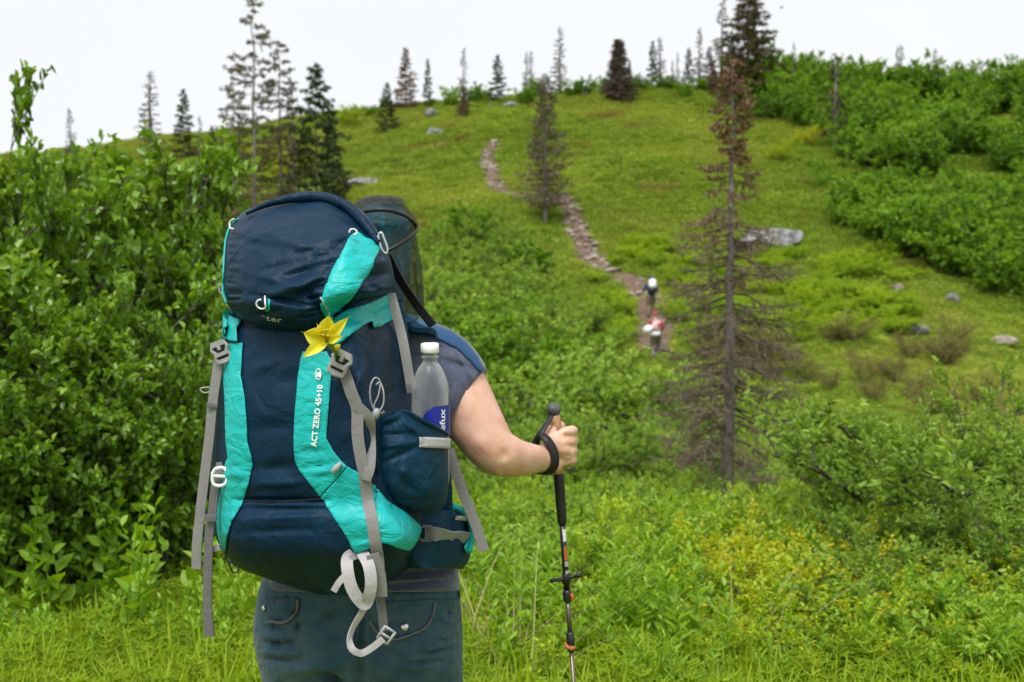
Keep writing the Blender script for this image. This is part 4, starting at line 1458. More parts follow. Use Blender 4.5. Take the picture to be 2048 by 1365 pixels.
def build_person():
    mpp = MPP(2.13)
    sk = []
    W = lambda *q: np.array([P(*x) for x in q])
    # trunk, neck, head
    sk.append(tube(W((735, 700, 2.18), (735, 850, 2.17), (725, 1000, 2.15), (715, 1150, 2.14)), [.12, .125, .12, .13], 20, flat=.8, fdir=(0, 1, 0)))
    sk.append(tube(W((745, 690, 2.19), (752, 640, 2.20), (760, 590, 2.22)), [.065, .056, .055], 16))
    hc = P(757, 520, 2.23)
    u = np.linspace(-1, 1, 15)
    hp = np.array([hc + np.array([0, .012 * (1 - k * k), k * .104]) for k in u])
    sk.append(tube(hp, .068 * np.sqrt(np.maximum(1 - (u * .98) ** 2, .02)) * (1 + .05 * u), 20, flat=1.15, fdir=(0, 1, 0)))
    sk.append(tube(np.array([hc + np.array([.02, .09, .02]), hc + np.array([.02, .115, -.012]), hc + np.array([.02, .10, -.03])]), [.008, .014, .012], 8))   # nose
    for s in (-1, 1):
        sk.append(tube(np.array([hc + np.array([s * .063, .0, -.02]), hc + np.array([s * .066, -.005, .015])]), [.012, .017], 8, flat=.5, fdir=(1, 0, 0)))
    # right arm
    arm = W((845, 705, 2.15), (890, 735, 2.13), (925, 800, 2.11), (958, 858, 2.09), (985, 897, 2.08), (1008, 910, 2.09), (1035, 917, 2.12), (1065, 918, 2.17), (1088, 917, 2.21), (1098, 912, 2.228))
    rad = np.array([60, 64, 63, 56, 49, 45, 38, 31, 25, 24]) * MPP(2.1)
    c = crom(arm, 40); r = np.interp(np.linspace(0, 9, 40), np.arange(10), rad)
    sk.append(tube(c, r, 22))
    sk.append(tube(W((978, 930, 2.075), (996, 932, 2.065), (1010, 920, 2.07)), [.018, .024, .016], 12))
    # hand on the grip
    g = lambda px, py, dy: P(px, py, 2.235 + dy)
    pal = W((1096, 912, 2.226), (1108, 904, 2.215), (1120, 894, 2.208), (1130, 888, 2.208))
    sk.append(tube(pal, [.026, .036, .041, .037], 18, flat=.52, fdir=(-.25, 1, 0)))
    sk.append(tube(W((1098, 915, 2.225), (1110, 928, 2.213), (1122, 930, 2.21)), [.018, .021, .018], 12))
    FR = [.0112, .0115, .0110, .0098]
    for i, py in enumerate((862, 882, 902, 921)):
        k = (1.0, 1.08, 1.02, .88)[i]
        f = np.array([g(1122, py + 4, -.022), g(1138 + 2 * k, py + 1, -.020), g(1144 + 3 * k, py, .006), g(1141 + 2 * k, py + 2, .026), g(1124, py + 5, .036), g(1108, py + 7, .028)])
        sk.append(tube(crom(f, 16), FR[i] * np.interp(np.linspace(0, 1, 16), [0, .25, .4, .6, .8, 1], [1.05, 1.15, 1.0, 1.05, .92, .75]), 12))
    th = np.array([g(1098, 893, -.012), g(1101, 874, -.004), g(1104, 861, .012), g(1114, 853, .026), g(1128, 851, .030)])
    sk.append(tube(crom(th, 14), [.0175, .0172, .0165, .016, .0152, .0145, .0140, .0135, .0135, .0135, .013, .0125, .0115, .0095], 12))
    # left arm, bent forward in front of the body
    la = W((610, 700, 2.22), (585, 760, 2.27), (580, 860, 2.33), (590, 930, 2.38), (610, 910, 2.52), (640, 880, 2.62), (655, 872, 2.66))
    c = crom(la, 30); r = np.interp(np.linspace(0, 6, 30), np.arange(7), np.array([58, 60, 56, 48, 38, 27, 25]) * MPP(2.1))
    sk.append(tube(c, r, 18))
    lh = la[-1]
    sk.append(tube(np.array([lh, lh + [.02, .05, .005], lh + [.03, .09, .01]]), [.026, .036, .033], 12, flat=.5, fdir=(0, 0, 1)))
    for i in range(4):
        b = lh + np.array([.012 + .018 * i, .09, .008]) + np.array([-.012, 0, 0])
        sk.append(tube(np.array([b, b + [.004, .035, -.01], b + [.002, .05, -.035], b + [0, .035, -.05]]), [.010, .0095, .009, .008], 8))
    sk.append(tube(np.array([lh + [-.01, .03, .01], lh + [-.03, .06, .015], lh + [-.02, .09, .0]]), [.014, .012, .010], 8))
    # legs
    for px, off in ((620, -1), (810, 1)):
        hip = P(px, 1260, 2.13)
        kn = np.array([hip[0] * 1.02, 2.16, .47]); an = np.array([hip[0] * 1.02, 2.12, .10])
        sk.append(tube(crom(np.array([hip, (hip + kn) / 2, kn, (kn + an) / 2 + [0, -.02, .02], an]), 16), np.interp(np.linspace(0, 1, 16), [0, .3, .5, .7, 1], [.095, .085, .058, .055, .038]), 16))
        sk.append(tube(np.array([an + [0, -.03, -.04], an + [0, .08, -.05], an + [0, .17, -.065]]), [.04, .042, .03], 12, flat=.7, fdir=(0, 0, 1)))
    body = remesh('body', sk, .0042, M['skin'], PERSON, 5, .5)
    crease_obj(body, Crease().add(1000, 912, 1016, 902, 9, .005).add(1000, 919, 1016, 914, 5, .0025).add(930, 870, 985, 905, 14, -.004).add(1088, 900, 1090, 935, 3, .002).add(1131, 872, 1143, 872, 2.5, .003).add(1131, 892, 1145, 892, 2.5, .003).add(1131, 912, 1144, 912, 2.5, .003).add(1126, 864, 1132, 862, 5, -.003).add(1126, 883, 1134, 882, 5, -.004).add(1126, 903, 1133, 902, 5, -.003))

    # shirt: trunk + right and left sleeves
    Yc = 2.155

    def ring(row, xl, xr, dep, yc=Yc, sq=.75):
        a = np.arange(16) / 16 * 2 * math.pi
        xc = (xl + xr) / 2; hw = (xr - xl) / 2
        return [(xc + hw * np.sign(math.cos(t)) * abs(math.cos(t)) ** sq, row, yc + dep * np.sign(math.sin(t)) * abs(math.sin(t)) ** sq) for t in a]
    cr = Crease()
    for i, (y, a) in enumerate([(1148, .006), (1158, -.005), (1168, .006), (1178, -.004)]):
        cr.add(760, y + 4, 920, y - 6, 4, a)
    sh = loft([ring(628, 700, 800, .05, 2.20, 1), ring(640, 660, 845, .08, 2.18, .9), ring(660, 622, 880, .10), ring(700, 590, 905, .115), ring(760, 580, 910, .125), ring(850, 576, 905, .13), ring(950, 570, 902, .13),
               ring(1050, 555, 908, .135), ring(1110, 540, 912, .142), ring(1140, 530, 917, .152), ring(1184, 524, 920, .163, 2.153)], 110, 120, cr)
    # right sleeve follows the arm and is cut off square to the shoulder
    sv, sf = tube(crom(W((800, 690, 2.16), (850, 708, 2.148), (892, 740, 2.13), (927, 802, 2.11), (965, 870, 2.09)), 26), np.interp(np.linspace(0, 1, 26), [0, .25, .5, 1], [.060, .072, .0765, .0745]), 30)
    bm = bmesh.new()
    bv_ = [bm.verts.new(x) for x in sv]
    for q in sf: bm.faces.new([bv_[k] for k in q])
    e0, e1 = P(967, 742, 2.1), P(903, 862, 2.1)
    pn = unit(np.cross(e1 - e0, [0.25, 1, 0])); pn = pn * np.sign(pn[0])
    res = bmesh.ops.bisect_plane(bm, geom=bm.verts[:] + bm.edges[:] + bm.faces[:], plane_co=e0, plane_no=pn, clear_outer=True)
    bmesh.ops.holes_fill(bm, edges=[x for x in bm.edges if x.is_boundary])
    bm.verts.index_update()
    sl_ = (np.array([x.co for x in bm.verts]), [tuple(y.index for y in x.verts) for x in bm.faces])
    bm.free()
    sl2 = tube(crom(W((680, 690, 2.18), (625, 705, 2.20), (590, 750, 2.25), (580, 800, 2.29)), 18), np.interp(np.linspace(0, 1, 18), [0, .4, 1], [.055, .068, .07]), 22)
    shirt = remesh('shirt', [sh, sl_, sl2], .0045, M['shirt'], PERSON, 3, .5)
    R = np.random.default_rng(12)
    for x0, y0, x1, y1, w, a in [(910, 850, 940, 760, 6, .006), (895, 840, 915, 750, 7, -.006), (880, 720, 950, 740, 7, .004), (905, 690, 945, 760, 5, -.004), (840, 690, 900, 700, 8, .004)]:
        cr.add(x0, y0, x1, y1, w, a)
    cr.k = 2.0
    crease_obj(shirt, cr)
    b = bvh_of(vf_of(shirt))
    put('yoke', drape(b, [(806, 634), (835, 640), (868, 652), (903, 664), (933, 688), (954, 713), (966, 737), (959, 748), (938, 722), (912, 698), (880, 682), (845, 674), (806, 670)], 6, .003, .001, 2.1), 'yoke', shirt)

    # trousers
    cr = Crease()
    R = np.random.default_rng(2)
    for x in range(6): cr.add(860 - 14 * x, 1290 + 9 * x, 915 - 8 * x, 1275 + 12 * x, 5, .004 * (-1) ** x)
    for x in range(5): cr.add(520, 1255 + 16 * x, 575 + 8 * x, 1262 + 15 * x, 4, .005 * (-1) ** x)
    cr.add(720, 1190, 716, 1420, 10, .010).add(640, 1345, 700, 1400, 12, .02).add(560, 1340, 700, 1330, 14, -.008)
    for i in range(34):
        x = R.uniform(515, 915); y = R.uniform(1195, 1400); cr.add(x, y, x + R.uniform(-80, 80), y + R.uniform(-26, 26), R.uniform(5, 10), R.uniform(-.009, .009))
    hips = loft([ring(1140, 532, 914, .135), ring(1165, 522, 918, .142), ring(1200, 513, 921, .150, 2.15), ring(1260, 506, 925, .160, 2.145), ring(1310, 512, 925, .165, 2.14), ring(1365, 524, 926, .160, 2.145), ring(1410, 530, 925, .14)], 130, 100)
    legs = []
    for x0, x1 in ((530, 712), (725, 926)):
        c0 = P((x0 + x1) / 2, 1360, 2.15); kn = np.array([c0[0], 2.17, .47]); an = np.array([c0[0], 2.14, .08])
        w = (x1 - x0) / 2 * MPP(2.13)
        legs.append(tube(crom(np.array([c0, (c0 + kn) / 2, kn, (kn + an) / 2, an]), 24), np.interp(np.linspace(0, 1, 24), [0, .3, .5, 1], [w * .98, w * .92, w * .82, w * .72]), 26, flat=1.2, fdir=(0, 1, 0)))
    tr = remesh('trousers', [hips] + legs, .0045, M['trouser'], PERSON, 3, .4)
    cr.k = 2.6
    crease_obj(tr, cr)
    b = bvh_of(vf_of(tr))
    put('waistband', drape(b, [(786, 1187), (920, 1182), (921, 1198), (786, 1203)], 7, .003, .001, 2.0), 'trouser', tr)
    fl = put('pocket_flap', drape(b, [(534, 1196), (598, 1196), (600, 1212), (588, 1236), (572, 1247), (540, 1240), (528, 1222)], 6, .005, .002, 2.0), 'trouser', tr)
    put('stitched_edge', ribbon([(599, 1200), (599, 1214), (588, 1237), (572, 1247), (541, 1241)], .004, .004, bvh=b, off=.009), 'dgrey', fl)
    fr = put('pocket_flap', drape(b, [(738, 1205), (866, 1200), (864, 1226), (850, 1252), (824, 1268), (790, 1272), (757, 1266), (742, 1240)], 6, .005, .002, 2.0), 'trouser', tr)
    put('stitched_edge', ribbon([(866, 1204), (863, 1228), (849, 1253), (824, 1269), (790, 1273), (757, 1266), (742, 1242)], .003, .004, bvh=b, off=.009), 'dgrey', fr)
    for px, py, r in ((533, 1217, .006), (809, 1254, .0085)):
        h = hit(b, px, py)
        put('snap_button', lathe(h[0] + h[1] * .004, h[0] + h[1] * .014, [(0, r), (.004, r), (.006, r * .7), (.0065, .001)], 18), 'metal', tr)
    for pts in ([(740, 1270), (745, 1340), (750, 1400)], [(716, 1200), (713, 1280), (708, 1400)], [(790, 1275), (792, 1400)], [(545, 1245), (543, 1290), (560, 1300)]):
        put('seam', ribbon(pts, .003, .002, bvh=b, off=.0015), 'trouser', tr)
    # boots
    for px in (620, 826):
        x = P(px, 1360, 2.15)[0]
        put('boot', (lambda mb: (np.vstack(mb.v), mb.f))(MB().tube(crom(np.array([[x, 2.05, .05], [x, 2.12, .06], [x, 2.22, .05], [x, 2.34, .035]]), 12), [.045, .05, .052, .054, .054, .053, .052, .05, .049, .047, .042, .03], 16, flat=.9, fdir=(0, 0, 1)).tube(np.array([[x, 2.11, .05], [x, 2.10, .17]]), [.055, .05], 16)), 'boot', PERSON)
    # hair, cap and head net
    hp2 = np.array([hc + np.array([0, -.012, k * .11 - .02]) for k in u])
    put('hair', tube(hp2, .070 * np.sqrt(np.maximum(1 - (u * .98) ** 2, .02)), 20, flat=1.15, fdir=(0, 1, 0)), 'hair', PERSON)
    cr = Crease()
    for i in range(14):
        x = R.uniform(720, 820); y = R.uniform(415, 560); cr.add(x, y, x + R.uniform(-25, 25), y + R.uniform(-20, 40), R.uniform(4, 8), R.uniform(-.012, .012))
    put('cap', loft([ring(404, 745, 775, .03, 2.23, 1), ring(412, 728, 795, .07, 2.23, 1), ring(428, 708, 812, .10, 2.23, 1), ring(455, 697, 822, .118, 2.23, 1), ring(500, 690, 822, .122, 2.23, 1), ring(550, 692, 818, .12, 2.23, 1), ring(600, 700, 810, .11, 2.23, 1), ring(640, 715, 800, .09, 2.22, 1)], 90, 70, cr), 'bluecap', PERSON)
    cr = Crease()
    for i in range(16):
        x = R.uniform(800, 850); cr.add(x, R.uniform(430, 540), x + R.uniform(-6, 6), 640, R.uniform(3, 5), R.uniform(-.03, .03))
    net = put('head_net', loft([ring(394, 745, 772, .03, 2.23, 1), ring(399, 726, 795, .08, 2.23, 1), ring(412, 702, 812, .115, 2.23, 1), ring(432, 690, 826, .13, 2.23, 1), ring(448, 684, 836, .14, 2.23, 1), ring(462, 684, 831, .13, 2.23, 1), ring(490, 680, 836, .135, 2.23, 1), ring(540, 674, 845, .145, 2.23, 1), ring(600, 672, 848, .15, 2.23, 1), ring(632, 674, 847, .148, 2.22, 1)], 100, 80, cr, cap=False), 'net', PERSON)
    put('crown_patch', loft([ring(391, 748, 778, .03, 2.23, 1), ring(396, 727, 801, .082, 2.23, 1), ring(402, 716, 808, .10, 2.23, 1), ring(408, 709, 816, .114, 2.23, 1)], 70, 16, cap=False), 'net', net)
    put('brim_cord', tube(crom(W((700, 428, 2.12), (760, 420, 2.085), (802, 428, 2.11), (826, 444, 2.16), (833, 458, 2.17), (822, 472, 2.12), (800, 488, 2.09), (776, 502, 2.08)), 40), .0042, 8), 'black', net)


build_person()
# ------------------------------------------------------------------ the backpack
PACK = empty('backpack', tuple(P(640, 1185, 1.85)))
tag(PACK, 'large navy and teal hiking backpack with grey straps worn by the hiker', 'backpack')


def build_pack():
    def ring(row, L, FR, SR, b, dl=0.0, dr=0.0):
        m = (L + FR) / 2
        return [(L, row, 1.93), (L + 5, row, 1.845 - b * .3), (L + 42, row, 1.785 - b), (m, row, 1.735 - b), (FR - 30, row, 1.705 - b), (FR + 8, row, 1.735 - b * .5),
                ((FR + SR) / 2 + 4, row, 1.82), (SR, row, 1.92), (SR - 8, row, 2.00), (m + 40, row, 2.03), (m - 40, row, 2.03), (L + 8, row, 2.0)]
    R = np.random.default_rng(4)
    cr = Crease(1.5)
    cr.add(470, 1000, 660, 1001, 4, .012).add(470, 1008, 660, 1010, 7, -.007)
    cr.add(500, 745, 560, 720, 10, -.006).add(560, 770, 600, 745, 12, .008)
    for x0, y0, x1, y1, w, a in [(745, 690, 735, 800, 6, .010), (770, 670, 762, 790, 7, -.010), (785, 660, 790, 760, 6, .008), (735, 730, 700, 800, 6, -.005), (760, 800, 800, 770, 5, .007),
                                 (745, 905, 760, 980, 4, .01), (752, 930, 790, 910, 4, -.006), (500, 860, 590, 850, 12, .005), (505, 940, 600, 930, 10, .007), (500, 970, 620, 965, 8, -.006),
                                 (480, 1040, 650, 1030, 8, -.004), (470, 1065, 640, 1058, 8, .004), (520, 1130, 700, 1130, 14, .01)]:
        cr.add(x0, y0, x1, y1, w, a)
    for i in range(14):
        y = 760 + 9 * i * 1.1; cr.add(742, y + 130, 760, y + 128, 2.5, R.uniform(.002, .007))
    body = loft([ring(565, 500, 690, 755, -.09), ring(590, 480, 695, 772, -.06), ring(640, 462, 706, 788, -.03), ring(662, 455, 715, 800, -.01), ring(700, 447, 724, 812, 0), ring(780, 437, 738, 826, .02), ring(850, 431, 746, 848, .028), ring(950, 429, 758, 868, .03), ring(1005, 431, 772, 872, .026),
                 ring(1040, 433, 790, 868, .045), ring(1075, 437, 806, 855, .05), ring(1105, 452, 795, 838, .042), ring(1135, 478, 770, 812, .015), ring(1160, 540, 735, 780, -.03), ring(1180, 600, 700, 740, -.07), ring(1190, 640, 680, 700, -.10)], 150, 190, cr)
    bag = put('main_bag', body, 'navy', PACK)
    # lid
    def lring(row, xl, xr, yf, yb, sk=.06):
        a = np.arange(20) / 20 * 2 * math.pi
        xc = (xl + xr) / 2; hw = (xr - xl) / 2; ym = (yf + yb) / 2; hd = (yb - yf) / 2
        o = []
        for t in a:
            c = np.sign(math.cos(t)) * abs(math.cos(t)) ** .72; s = np.sign(math.sin(t)) * abs(math.sin(t)) ** .72
            o.append((xc + hw * c, row, ym + hd * s - sk * c * .5 + max(0, c - .45) * .10))
        return o
    cr = Crease(1.6)
    cr.add(690, 500, 520, 545, 7, .006).add(655, 590, 480, 540, 9, -.006).add(640, 615, 500, 590, 6, .007).add(660, 545, 590, 600, 5, .008).add(470, 480, 560, 500, 7, .005).add(530, 470, 640, 500, 10, -.006)
    for i in range(13):                                   # gathers along the piping
        y = 470 + i * 12 + R.normal(0, 2); cr.add(446, y, 472 + R.uniform(0, 18), y + R.uniform(-4, 6), 3.2, R.uniform(.004, .009))
        y = 478 + i * 12.5; x = np.interp(y, [470, 520, 560, 640], [702, 682, 660, 642])
        cr.add(x, y, x - R.uniform(22, 60), y + R.uniform(4, 18), 3.6, R.uniform(.003, .009))
    for x0, y0, x1, y1, w, a in [(480, 470, 640, 440, 16, -.008), (560, 560, 660, 525, 9, .010), (540, 590, 650, 555, 10, -.012), (600, 560, 650, 630, 7, .010), (570, 520, 690, 480, 8, .006), (470, 610, 600, 660, 12, .008),
                                 (640, 420, 715, 452, 5, .008), (590, 430, 700, 436, 9, -.006), (480, 452, 520, 432, 6, .006), (505, 630, 560, 622, 7, .008),
                                 (720, 560, 785, 545, 8, .012), (735, 530, 780, 520, 6, -.010), (715, 590, 790, 575, 7, -.012), (745, 575, 790, 600, 6, .012)]:
        cr.add(x0, y0, x1, y1, w, a)
    lidv = loft([lring(398, 585, 655, 1.93, 1.99), lring(404, 540, 690, 1.88, 2.02), lring(420, 495, 722, 1.84, 2.04), lring(440, 472, 740, 1.80, 2.05), lring(470, 456, 760, 1.755, 2.05), lring(510, 449, 778, 1.715, 2.05), lring(560, 445, 789, 1.69, 2.05),
                 lring(582, 446, 782, 1.682, 2.05), lring(598, 450, 742, 1.68, 2.04), lring(614, 458, 705, 1.682, 2.02), lring(632, 473, 682, 1.69, 2.0), lring(647, 492, 668, 1.705, 1.98), lring(659, 520, 656, 1.725, 1.96), lring(668, 555, 640, 1.755, 1.94)], 190, 150, cr)
    lid = put('lid', lidv, 'navy', PACK)
    B = bvh_of(body); BL = bvh_of(lidv); BA = bvh_of(body, lidv)
    tp = Crease()
    for i in range(16):
        y = 478 + i * 10.5; x = np.interp(y, [470, 520, 560, 640], [704, 686, 662, 648]); tp.add(x, y, x + 40, y - 2 + R.normal(0, 3), 2.6, R.uniform(.002, .005))
    put('lid_side_panel', drape(BL, [(700, 474), (712, 466), (735, 480), (757, 489), (757, 500), (742, 535), (722, 568), (700, 596), (676, 622), (664, 640), (656, 655), (648, 640), (643, 612), (646, 590), (660, 556), (682, 512)], 5, .004, .002, 1.75, tp), 'teal', lid)
    put('lid_edge', tube(np.array([P(px, py, Y) for px, py, Y in crom([(492, 428, 1.86), (540, 407, 1.87), (600, 395, 1.88), (650, 396, 1.875), (695, 414, 1.85), (728, 446, 1.82), (745, 468, 1.81), (757, 487, 1.80)], 50)]), np.interp(np.linspace(0, 1, 50), [0, .3, .8, 1], [.003, .010, .010, .006]), 10), 'navy', lid)
    put('piping', ribbon([(478, 440), (463, 455), (455, 480), (452, 510), (450, 545), (449, 580), (452, 605)], .003, .003, bvh=BL, off=.003), 'teal', lid)
    put('lid_strap', ribbon([(661, 630), (657, 645), (652, 665)], .018, .002, bvh=BA, off=.006), 'teal', lid)
    put('collar', loft([[(x, r, y) for x, y in ((474, 1.90), (484, 1.82), (540, 1.775), (600, 1.76), (640, 1.755), (664, 1.775), (680, 1.86), (660, 1.95), (600, 1.98), (490, 1.97))] for r in (640, 660, 678, 700)], 90, 30,
                        Crease().add(490, 675, 640, 690, 5, .01).add(500, 668, 600, 672, 4, -.008)), 'dark', bag)
    put('collar_wing', drape(BA, [(672, 640), (697, 622), (735, 606), (774, 589), (779, 612), (788, 636), (757, 656), (741, 659), (738, 645), (712, 662), (682, 688), (664, 694), (660, 668)], 5, .007, .002, 1.8,
                             Crease().add(735, 640, 780, 610, 4, .006).add(720, 650, 700, 665, 3, -.004)), 'teal', bag)
    put('collar_wing', drape(BA, [(446, 622), (456, 618), (470, 636), (488, 646), (480, 660), (482, 686), (468, 684), (450, 676), (443, 690)], 5, .008, .002, 1.85), 'teal', bag)
    # teal stripes on the front
    ls = put('side_stripe', drape(B, [(462, 687), (488, 687), (486, 715), (484, 752), (492, 797), (496, 850), (497, 884), (505, 914), (507, 931), (501, 960), (493, 987), (490, 1000), (478, 1025), (466, 1045), (457, 1075), (453, 1108), (446, 1096), (439, 1075), (435, 1045), (438, 1015), (443, 987), (448, 955), (452, 931), (458, 914), (454, 884), (452, 797), (449, 752), (452, 715)], 5, .003, .0015, 1.8,
                                  Crease().add(450, 935, 505, 930, 3, .004).add(448, 948, 500, 950, 3, -.003).add(446, 960, 498, 966, 3, .004)), 'teal', bag)
    fs = put('front_stripe', drape(B, [(607, 704), (655, 704), (664, 722), (664, 752), (661, 790), (658, 826), (654, 876), (668, 902), (684, 922), (696, 933), (642, 993), (622, 968), (601, 943), (592, 922), (589, 902), (589, 876), (591, 826), (598, 752), (602, 722)], 5, .003, .0015, 1.7,
                                   Crease().add(592, 905, 660, 900, 5, .003).add(605, 935, 680, 925, 4, .004).add(615, 948, 672, 938, 3, -.004).add(625, 960, 662, 950, 3, .003)), 'teal', bag)
    put('side_fin', drape(B, [(697, 933.5), (714, 943), (748, 972), (770, 1001), (790, 1015), (812, 1029), (838, 1053), (840, 1062), (834, 1078), (824, 1094), (816, 1101), (797, 1096), (780, 1088), (766, 1085), (738, 1097), (711, 1106), (697, 1078), (684, 1056), (663, 1028), (643, 994)], 5, .003, .0015, 1.7,
                          Crease().add(700, 1080, 760, 1070, 4, .003).add(705, 1092, 750, 1082, 3, -.003).add(680, 1040, 830, 1050, 18, -.003)), 'teal', bag)
    zp = hit(B, 676, 933)[0] + np.array([0, -.009, 0])
    put('zip_pull', tube(np.array([zp + [.006, 0, .007], zp + [0, -.001, 0], zp + [-.007, 0, -.008]]), [.003, .0055, .0045], 8), 'lgrey', bag)
    put('bottom_seam', ribbon([(478, 1002), (540, 1006), (600, 1004), (645, 996)], .004, .003, bvh=B, off=.002), 'dark', bag)
    # lettering
    lettering('lettering', 'ACT ZERO 45+10', lambda a, b: (625 + 13 * a + 12 * (1 - b), 893 - a * 122), B, .0068, 'white', fs, bold=.03, spacing=1.05)
    cir = []
    hc = [hit(B, 640.5 + 5.5 * math.cos(t), 750 + 10.5 * math.sin(t)) for t in np.linspace(0, 2 * math.pi, 25)[:-1]]
    put('emblem_ring', tube(np.array([h[0] + h[1] * .0068 for h in hc] + [hc[0][0] + hc[0][1] * .0068]), .0009, 6, False), 'white', fs)
    lettering('emblem', 's', lambda a, b: (636 + 8 * (1 - b) + 1, 756 - 11 * a), B, .0070, 'white', fs, bold=.03)
    # emblem on the lid: a curled d with a teal shadow
    def lid_pts(q, off): return np.array([(lambda h: h[0] + h[1] * off)(hit(BL, *p)) for p in q])
    dcurve = [(531, 592), (531, 604), (532, 614), (526, 617), (518, 615), (514, 608), (517, 602), (523, 600.5)]
    put('emblem', tube(lid_pts(crom(dcurve, 40), .0012), .0017, 6), 'white', lid)
    put('emblem_shadow', drape(BL, [(536, 598), (541, 597), (541, 619), (537, 623), (528, 621), (536, 616)], 3, .0012, .0004, 1.7), 'teal', lid)
    lettering('lettering', 'ter', lambda a, b: (533 + 32 * a, 641 - 9 * b + 3.5 * a), BL, .0015, 'lgrey', lid, bold=.02, spacing=1.1)
    put('emblem_dash', tube(lid_pts([(524, 631), (531, 634)], .001), .0007, 5), 'lgrey', lid)

    # side pocket
    def patch(ctrl, nr, nc, crs=None, thick=.004):
        c = np.asarray(ctrl, float)
        c = np.stack([crom(c[:, j], nr) for j in range(c.shape[1])], 1)
        c = np.stack([crom(c[i], nc) for i in range(nr)], 0).reshape(-1, 3)
        if crs: c[:, 2] += crs(c)
        v = Pa(c); back = Pa(c + np.array([0, 0, thick * 2]))
        N = len(v)
        F = [tuple(q) for q in grid_faces(nr, nc)]
        loop = list(range(nc)) + [i * nc + nc - 1 for i in range(1, nr)] + [(nr - 1) * nc + j for j in range(nc - 2, -1, -1)] + [i * nc for i in range(nr - 2, 0, -1)]
        side = [(loop[(i + 1) % len(loop)], loop[i], loop[i] + N, loop[(i + 1) % len(loop)] + N) for i in range(len(loop))]
        return np.vstack([v, back]), F + [tuple(i + N for i in f[::-1]) for f in F] + side
    cols = np.array([742, 772, 806, 838, 868, 890, 897, 892])
    ys = np.array([1.752, 1.742, 1.748, 1.765, 1.79, 1.83, 1.88, 1.96])
    top = np.array([849, 836, 824, 838, 853, 864, 869, 872])
    rows_ = []
    for t, bul, inw in ((0, 0, 0), (.22, -.008, 0), (.5, -.02, 0), (.78, -.02, 0), (.95, -.006, -3), (1.0, .02, -8)):
        bot = np.array([1000, 1006, 1010, 1012, 1012, 1010, 1004, 1000]) + (8 if t == 1 else 0)
        rows_.append([(x + (inw if i > 4 else 0) + (12 * t if i < 2 else 0), a + (b_ - a) * t, y + bul) for i, (x, y, a, b_) in enumerate(zip(cols, ys, top, bot))])
    pk = Crease().add(800, 840, 745, 860, 5, .008).add(805, 842, 840, 870, 6, -.008).add(760, 870, 830, 868, 4, .006).add(750, 895, 838, 885, 5, -.008).add(770, 925, 838, 890, 5, .009).add(765, 925, 750, 980, 4, -.006)
    pk.add(800, 960, 815, 930, 8, -.008).add(830, 985, 800, 955, 9, .009).add(780, 1000, 890, 1000, 5, .006).add(860, 960, 850, 1000, 10, -.005)
    pv = patch(rows_, 60, 70, pk)
    pocket = put('side_pocket', pv, 'navy2', PACK)
    BP = bvh_of(body, pv)
    put('pocket_band', drape(bvh_of(pv), [(836, 874), (897, 877), (897, 898), (836, 896)], 5, .004, .002, 1.78), 'lgrey', pocket)
    put('pocket_hem', ribbon([(744, 847), (772, 834.5), (806, 823), (838, 838), (868, 854), (893, 869)], .006, .005, bvh=bvh_of(pv), off=.002), 'navy2', pocket)
    # side wall under the pocket + back frame
    put('back_panel', loft([[(x, r, y) for x, y in ((470, 1.99), (560, 1.97), (700, 1.97), (806 + dx, 1.95), (818 + dx, 1.98), (800 + dx, 2.04), (640, 2.07), (480, 2.05))] for r, dx in ((600, -15), (650, -5), (760, 10), (860, 60), (960, 78), (1040, 80), (1090, 76), (1128, 66))], 70, 60), 'navy2', PACK)
    # hip belt
    hb = put('hip_belt', loft([[(x, r + (x - 800) * .02, y) for x, y in ((815 - i, 1.86), (860, 1.87), (905 + i * .5, 1.93), (935 + i, 2.0), (942 + i, 2.06), (925, 2.10), (880, 2.06), (820, 1.98))] for r, i in ((1018, -14), (1035, -3), (1062, 0), (1095, 0), (1122, -6), (1136, -22))], 80, 50,
                              Crease().add(905, 1020, 902, 1120, 5, .012).add(885, 1040, 880, 1130, 8, -.006)), 'navy2', PACK)
    BH = bvh_of(body, vf_of(hb))
    put('belt_trim', tube(np.array([P(*q) for q in crom([(905, 1012, 1.96), (925, 1022, 1.97), (940, 1045, 1.985), (943, 1075, 1.99), (939, 1105, 1.985)], 24)]), [.006] * 24, 8), 'teal', hb)
    put('belt_trim', drape(BH, [(926, 1030), (938, 1038), (941, 1070), (938, 1100), (930, 1108), (922, 1095), (931, 1078), (932, 1050)], 4, .006, .001, 1.97), 'teal', hb)
    ya, yb = hit(BH, 854, 1066)[0][1] - .012, hit(BH, 932, 1077)[0][1] - .010
    bs = put('belt_strap', ribbon([(852, 1066, ya), (880, 1070, min(ya, yb, hit(BH, 880, 1070)[0][1]) - .004), (908, 1073, min(hit(BH, 908, 1073)[0][1], yb) - .006), (934, 1077, yb)], .026, .003), 'grey', hb)
    put('belt_tab', ribbon([(906, 1036, None), (930, 1040, None)], .008, .003, bvh=BH, off=.008), 'lgrey', hb)
    mb = MB()
    c0 = hit(BH, 849, 1064)[0] + np.array([0, -.012, 0])
    for dz in (-.013, .013): mb.box(c0 + [0.004, 0, dz], (.020, .008, .004))
    for dx in (-.008, .004, .014): mb.box(c0 + [dx, 0, 0], (.004, .006, .026))
    mb.build('buckle', M['dgrey'], hb, False)
    # folds where the shoulder strap leaves the pack
    put('load_lifter', ribbon([(774, 508, 1.97), (800, 560, 2.0), (835, 612, 2.03), (866, 652, 2.04)], .018, .003, (-.5, -1, 0.3)), 'black', PACK)
    put('shoulder_strap', ribbon([(800, 640, 2.03), (818, 642, 2.03), (842, 662, 2.05), (858, 690, 2.2)], .055, .012, (0, -.3, 1)), 'navy2', PACK)
